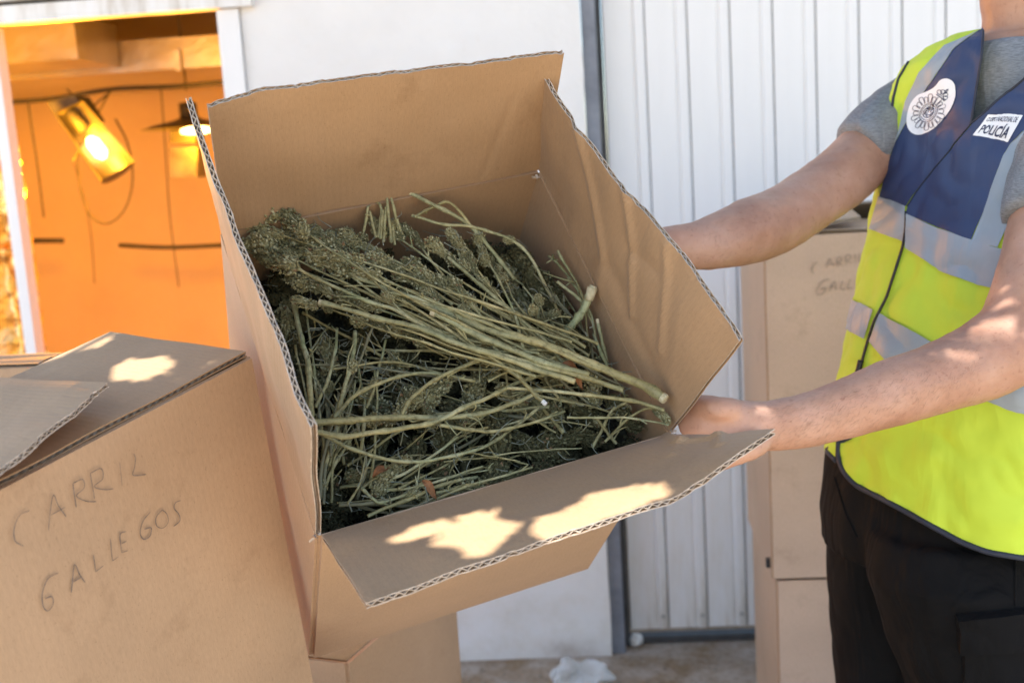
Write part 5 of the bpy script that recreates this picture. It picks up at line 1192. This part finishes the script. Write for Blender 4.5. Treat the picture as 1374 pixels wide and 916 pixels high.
for (x, y, z, r, r2) in (rl[-1], ll[-1]):
    bo_ = thing('boot_tmp', 'x', 'x'); bpy.data.objects.remove(bo_, do_unlink=True)
    c = np.array([x, y, 0]); secs = []
    for t, w_, h in ((-.085, .030, .07), (-.075, .040, .10), (-.02, .044, .11), (.04, .046, .085), (.10, .050, .06), (.15, .048, .05), (.185, .030, .035), (.195, .012, .02)):
        secs.append([c+Ff*t+Fl*w_*math.cos(q)+ZU*(.004+h/2+h/2*math.sin(q)) for q in np.linspace(0, 2*math.pi, 20, False)])
    v_, f_ = rings(secs); obj('boot', v_, f_, M['boot'], man, smooth=True)

# ---------------------------------------------------------------- small things on the floor
bagc = ground(775, 915)
v_, f_ = ellipsoid(bagc+ZU*.028, (np.array([.090, 0, 0]), np.array([0, .075, 0]), ZU*.035), 60, 36)
v_ = [p+nrm(p-bagc-ZU*.04)*(.09*(abs(n3(p, 14, 1))-.3)*1.4+.018*abs(n3(p, 40, 2))) for p in v_]
v_ = [np.array([p[0], p[1], max(p[2], .003)]) for p in v_]
tag(obj('plastic_bag', v_, f_, M['film']), 'crumpled clear plastic bag lying on the floor against the white wall', 'plastic bag')
b = MB()
for k in range(420):
    g_ = ground(rng.uniform(610, 1040), rng.uniform(868, 960)); r_ = rng.uniform(.0015, .006)*(1 if rng.random() < .93 else 2)
    if ws(g_) < s_edge and (g_-WO)@WN < .01: continue
    q_ = [g_+np.array([math.cos(a_)*r_*rng.uniform(.6, 1.2), math.sin(a_)*r_*rng.uniform(.6, 1.2), .001]) for a_ in (0, 1.4, 2.7, 4.1, 5.2)]
    b.add(q_+[g_+ZU*r_*rng.uniform(.3, .9)], [(0, 1, 5), (1, 2, 5), (2, 3, 5), (3, 4, 5), (4, 0, 5)])
M['grit'] = noisy('grit', [(.3, (.16, .12, .08)), (.6, (.36, .30, .22)), (.8, (.6, .57, .5))], 14, .9)
tag(b.obj('floor_grit', M['grit']), 'small grit and crumbs scattered over the floor by the door', 'grit', kind='stuff')
pc = ground(854, 866); v_, f_ = ellipsoid(pc+ZU*.018, (np.array([.02, 0, 0]), np.array([0, .016, 0]), ZU*.02), 16, 10)
v_ = [p+nrm(p-pc)*.006*n3(p, 60, 1) for p in v_]; tag(obj('pebble', v_, f_, M['pebble'], smooth=True), 'single white pebble on the floor below the ribbed door', 'pebble')

# ---------------------------------------------------------------- shade tree above (outside the picture), crown gaps cut along the sun rays to shape the sun patches
ea = nrm(np.cross(TOSUN, [0, 0, 1.0])); eb = np.cross(TOSUN, ea)
def s2(P): return (float(P@ea), float(P@eb))
fo = C2W(np.array([(491-CX)/FPX*.985, (811-CY)/FPX*.985, .985])); fn = nrm(np.cross(BR-BL, fo-BL)); tn = nrm(np.cross(l1, l3))
def onflap(L): return [onp(x, y, BL, fn) for x, y in L]
def ontop(L): return [onp(x, y, lO, tn) for x, y in L]
gaps = [onflap([(524, 726), (560, 712), (608, 702), (582, 718), (548, 728)]),
        onflap([(588, 736), (610, 714), (630, 696), (650, 689), (672, 685), (660, 697), (680, 706), (680, 726), (668, 743), (656, 753), (632, 756), (637, 743), (602, 739)]),
        onflap([(722, 714), (732, 702), (760, 694), (786, 681), (808, 670), (850, 667), (885, 671), (904, 679), (872, 692), (845, 702), (800, 717), (752, 735), (724, 731)]),
        onflap([(958, 589), (1000, 580), (1012, 582), (972, 594)]),
        ontop([(157, 502), (178, 491), (231, 489), (214, 511), (166, 513)]),
        ontop([(20, 499), (60, 491), (75, 478), (100, 466), (130, 453), (155, 452), (132, 470), (90, 482), (60, 488), (42, 496)]),
        [CP(x, y, 1.68) for x, y in ((-10, 470), (60, 470), (60, 482), (-10, 500))],
        [np.array((bod_bvh.ray_cast(Vector(CAM), Vector(nrm(ray(x, y))))[0] or CP(x, y, 1.27))) for x, y in ((1262, 472), (1290, 456), (1314, 446), (1334, 428), (1346, 402), (1354, 430), (1347, 462), (1318, 476), (1288, 484))]]
gp = [[s2(P) for P in g] for g in gaps]
gbb = [(min(p[0] for p in g), min(p[1] for p in g), max(p[0] for p in g), max(p[1] for p in g)) for g in gp]
def ingap(p):
    for g, bb in zip(gp, gbb):
        if bb[0] <= p[0] <= bb[2] and bb[1] <= p[1] <= bb[3] and inpoly(p[0], p[1], g): return True
    return False
def leafverts(c, L, wd):
    a = nrm(rng.normal(size=3)*np.array([1, 1, .5])); n = nrm(rng.normal(size=3)*.6+TOSUN); s_ = nrm(np.cross(a, n)); a = np.cross(n, s_)
    return [c-a*L/2, c+s_*wd/2-n*wd*.12, c+a*L/2, c-s_*wd/2-n*wd*.12]
LV = []; LF = []
def tryleaf(c, L, wd, big=False):
    v = leafverts(c, L, wd)
    if big:
        q = s2(c)
        for bb in gbb:
            if bb[0]-.18 <= q[0] <= bb[2]+.18 and bb[1]-.18 <= q[1] <= bb[3]+.18: break
        else: return addleaf(v)
    n_ = 7 if big else 3
    for i in range(n_+1):
        for j in range(n_+1):
            a, b2 = i/n_, j/n_; p = (v[0]*(1-a)+v[1]*a)*(1-b2)+(v[3]*(1-a)+v[2]*a)*b2; x, y = s2(p)
            if ingap((x, y)) or (big and any(ingap((x+dx, y+dy)) for dx, dy in ((.03, 0), (-.03, 0), (0, .03), (0, -.03)))): return
    addleaf(v)
def addleaf(v):
    b_ = len(LV); LV.extend(v); LF.append((b_, b_+1, b_+2)); LF.append((b_, b_+2, b_+3))
for k in range(30000):
    tgt = np.array([rng.uniform(-2.5, 2.7), rng.uniform(.2, 3.3), rng.uniform(0, 2.9)]); h = rng.uniform(5.2, 7.6)
    tryleaf(tgt+TOSUN*((h-tgt[2])/TOSUN[2]), rng.uniform(.14, .2), rng.uniform(.10, .14), True)
for g, bb in zip(gaps, gbb):  # small low leaves added to sharpen the sun patch outlines
    c0 = np.mean(g, axis=0); A_ = (bb[2]-bb[0]+.3)*(bb[3]-bb[1]+.3)
    for k in range(int(A_*9500)):
        x, y = rng.uniform(bb[0]-.15, bb[2]+.15), rng.uniform(bb[1]-.15, bb[3]+.15); h = rng.uniform(2.15, 2.45)
        base = ea*x+eb*y; t_ = (h-base[2])/TOSUN[2]; tryleaf(base+TOSUN*t_, .042, .028)
tp = np.array([3.1, -1.4, 0]); tree = thing('unseen_shade_tree', 'unseen broad leafy tree beside the yard, its crown shaped to shade the boxes', 'tree', tp)
obj('crown', LV, LF, M['leaf'], tree)
b = MB(); trunk = resample([tp, tp+np.array([-.1, .05, 1.2]), tp+np.array([-.25, .1, 2.4]), tp+np.array([-.9, .0, 5.0])], 16); b.tube(trunk, list(np.linspace(.19, .11, 16)), 14); b.obj('trunk', M['bark'], tree, smooth=True)
for k in range(9):
    e_ = np.array([rng.uniform(-3, 1.5), rng.uniform(-3.4, .4), rng.uniform(5.4, 7.2)]); s_ = trunk[int(rng.integers(10, 16))]
    MB().tube(resample([s_, (s_+e_)/2+ZU*.25, e_], 12), list(np.linspace(.07, .015, 12)), 8).obj('limb', M['bark'], tree, smooth=True)
for g in gaps:  # limbs added to reach the low leaves round each gap
    c0 = np.mean(g, axis=0); e_ = c0+TOSUN*((2.4-c0[2])/TOSUN[2])+ea*.12; s_ = trunk[8]
    MB().tube(resample([s_, (s_+e_)/2+ZU*.9, e_+ZU*.35, e_], 14), list(np.linspace(.03, .006, 14)), 6).obj('limb', M['bark'], tree, smooth=True)
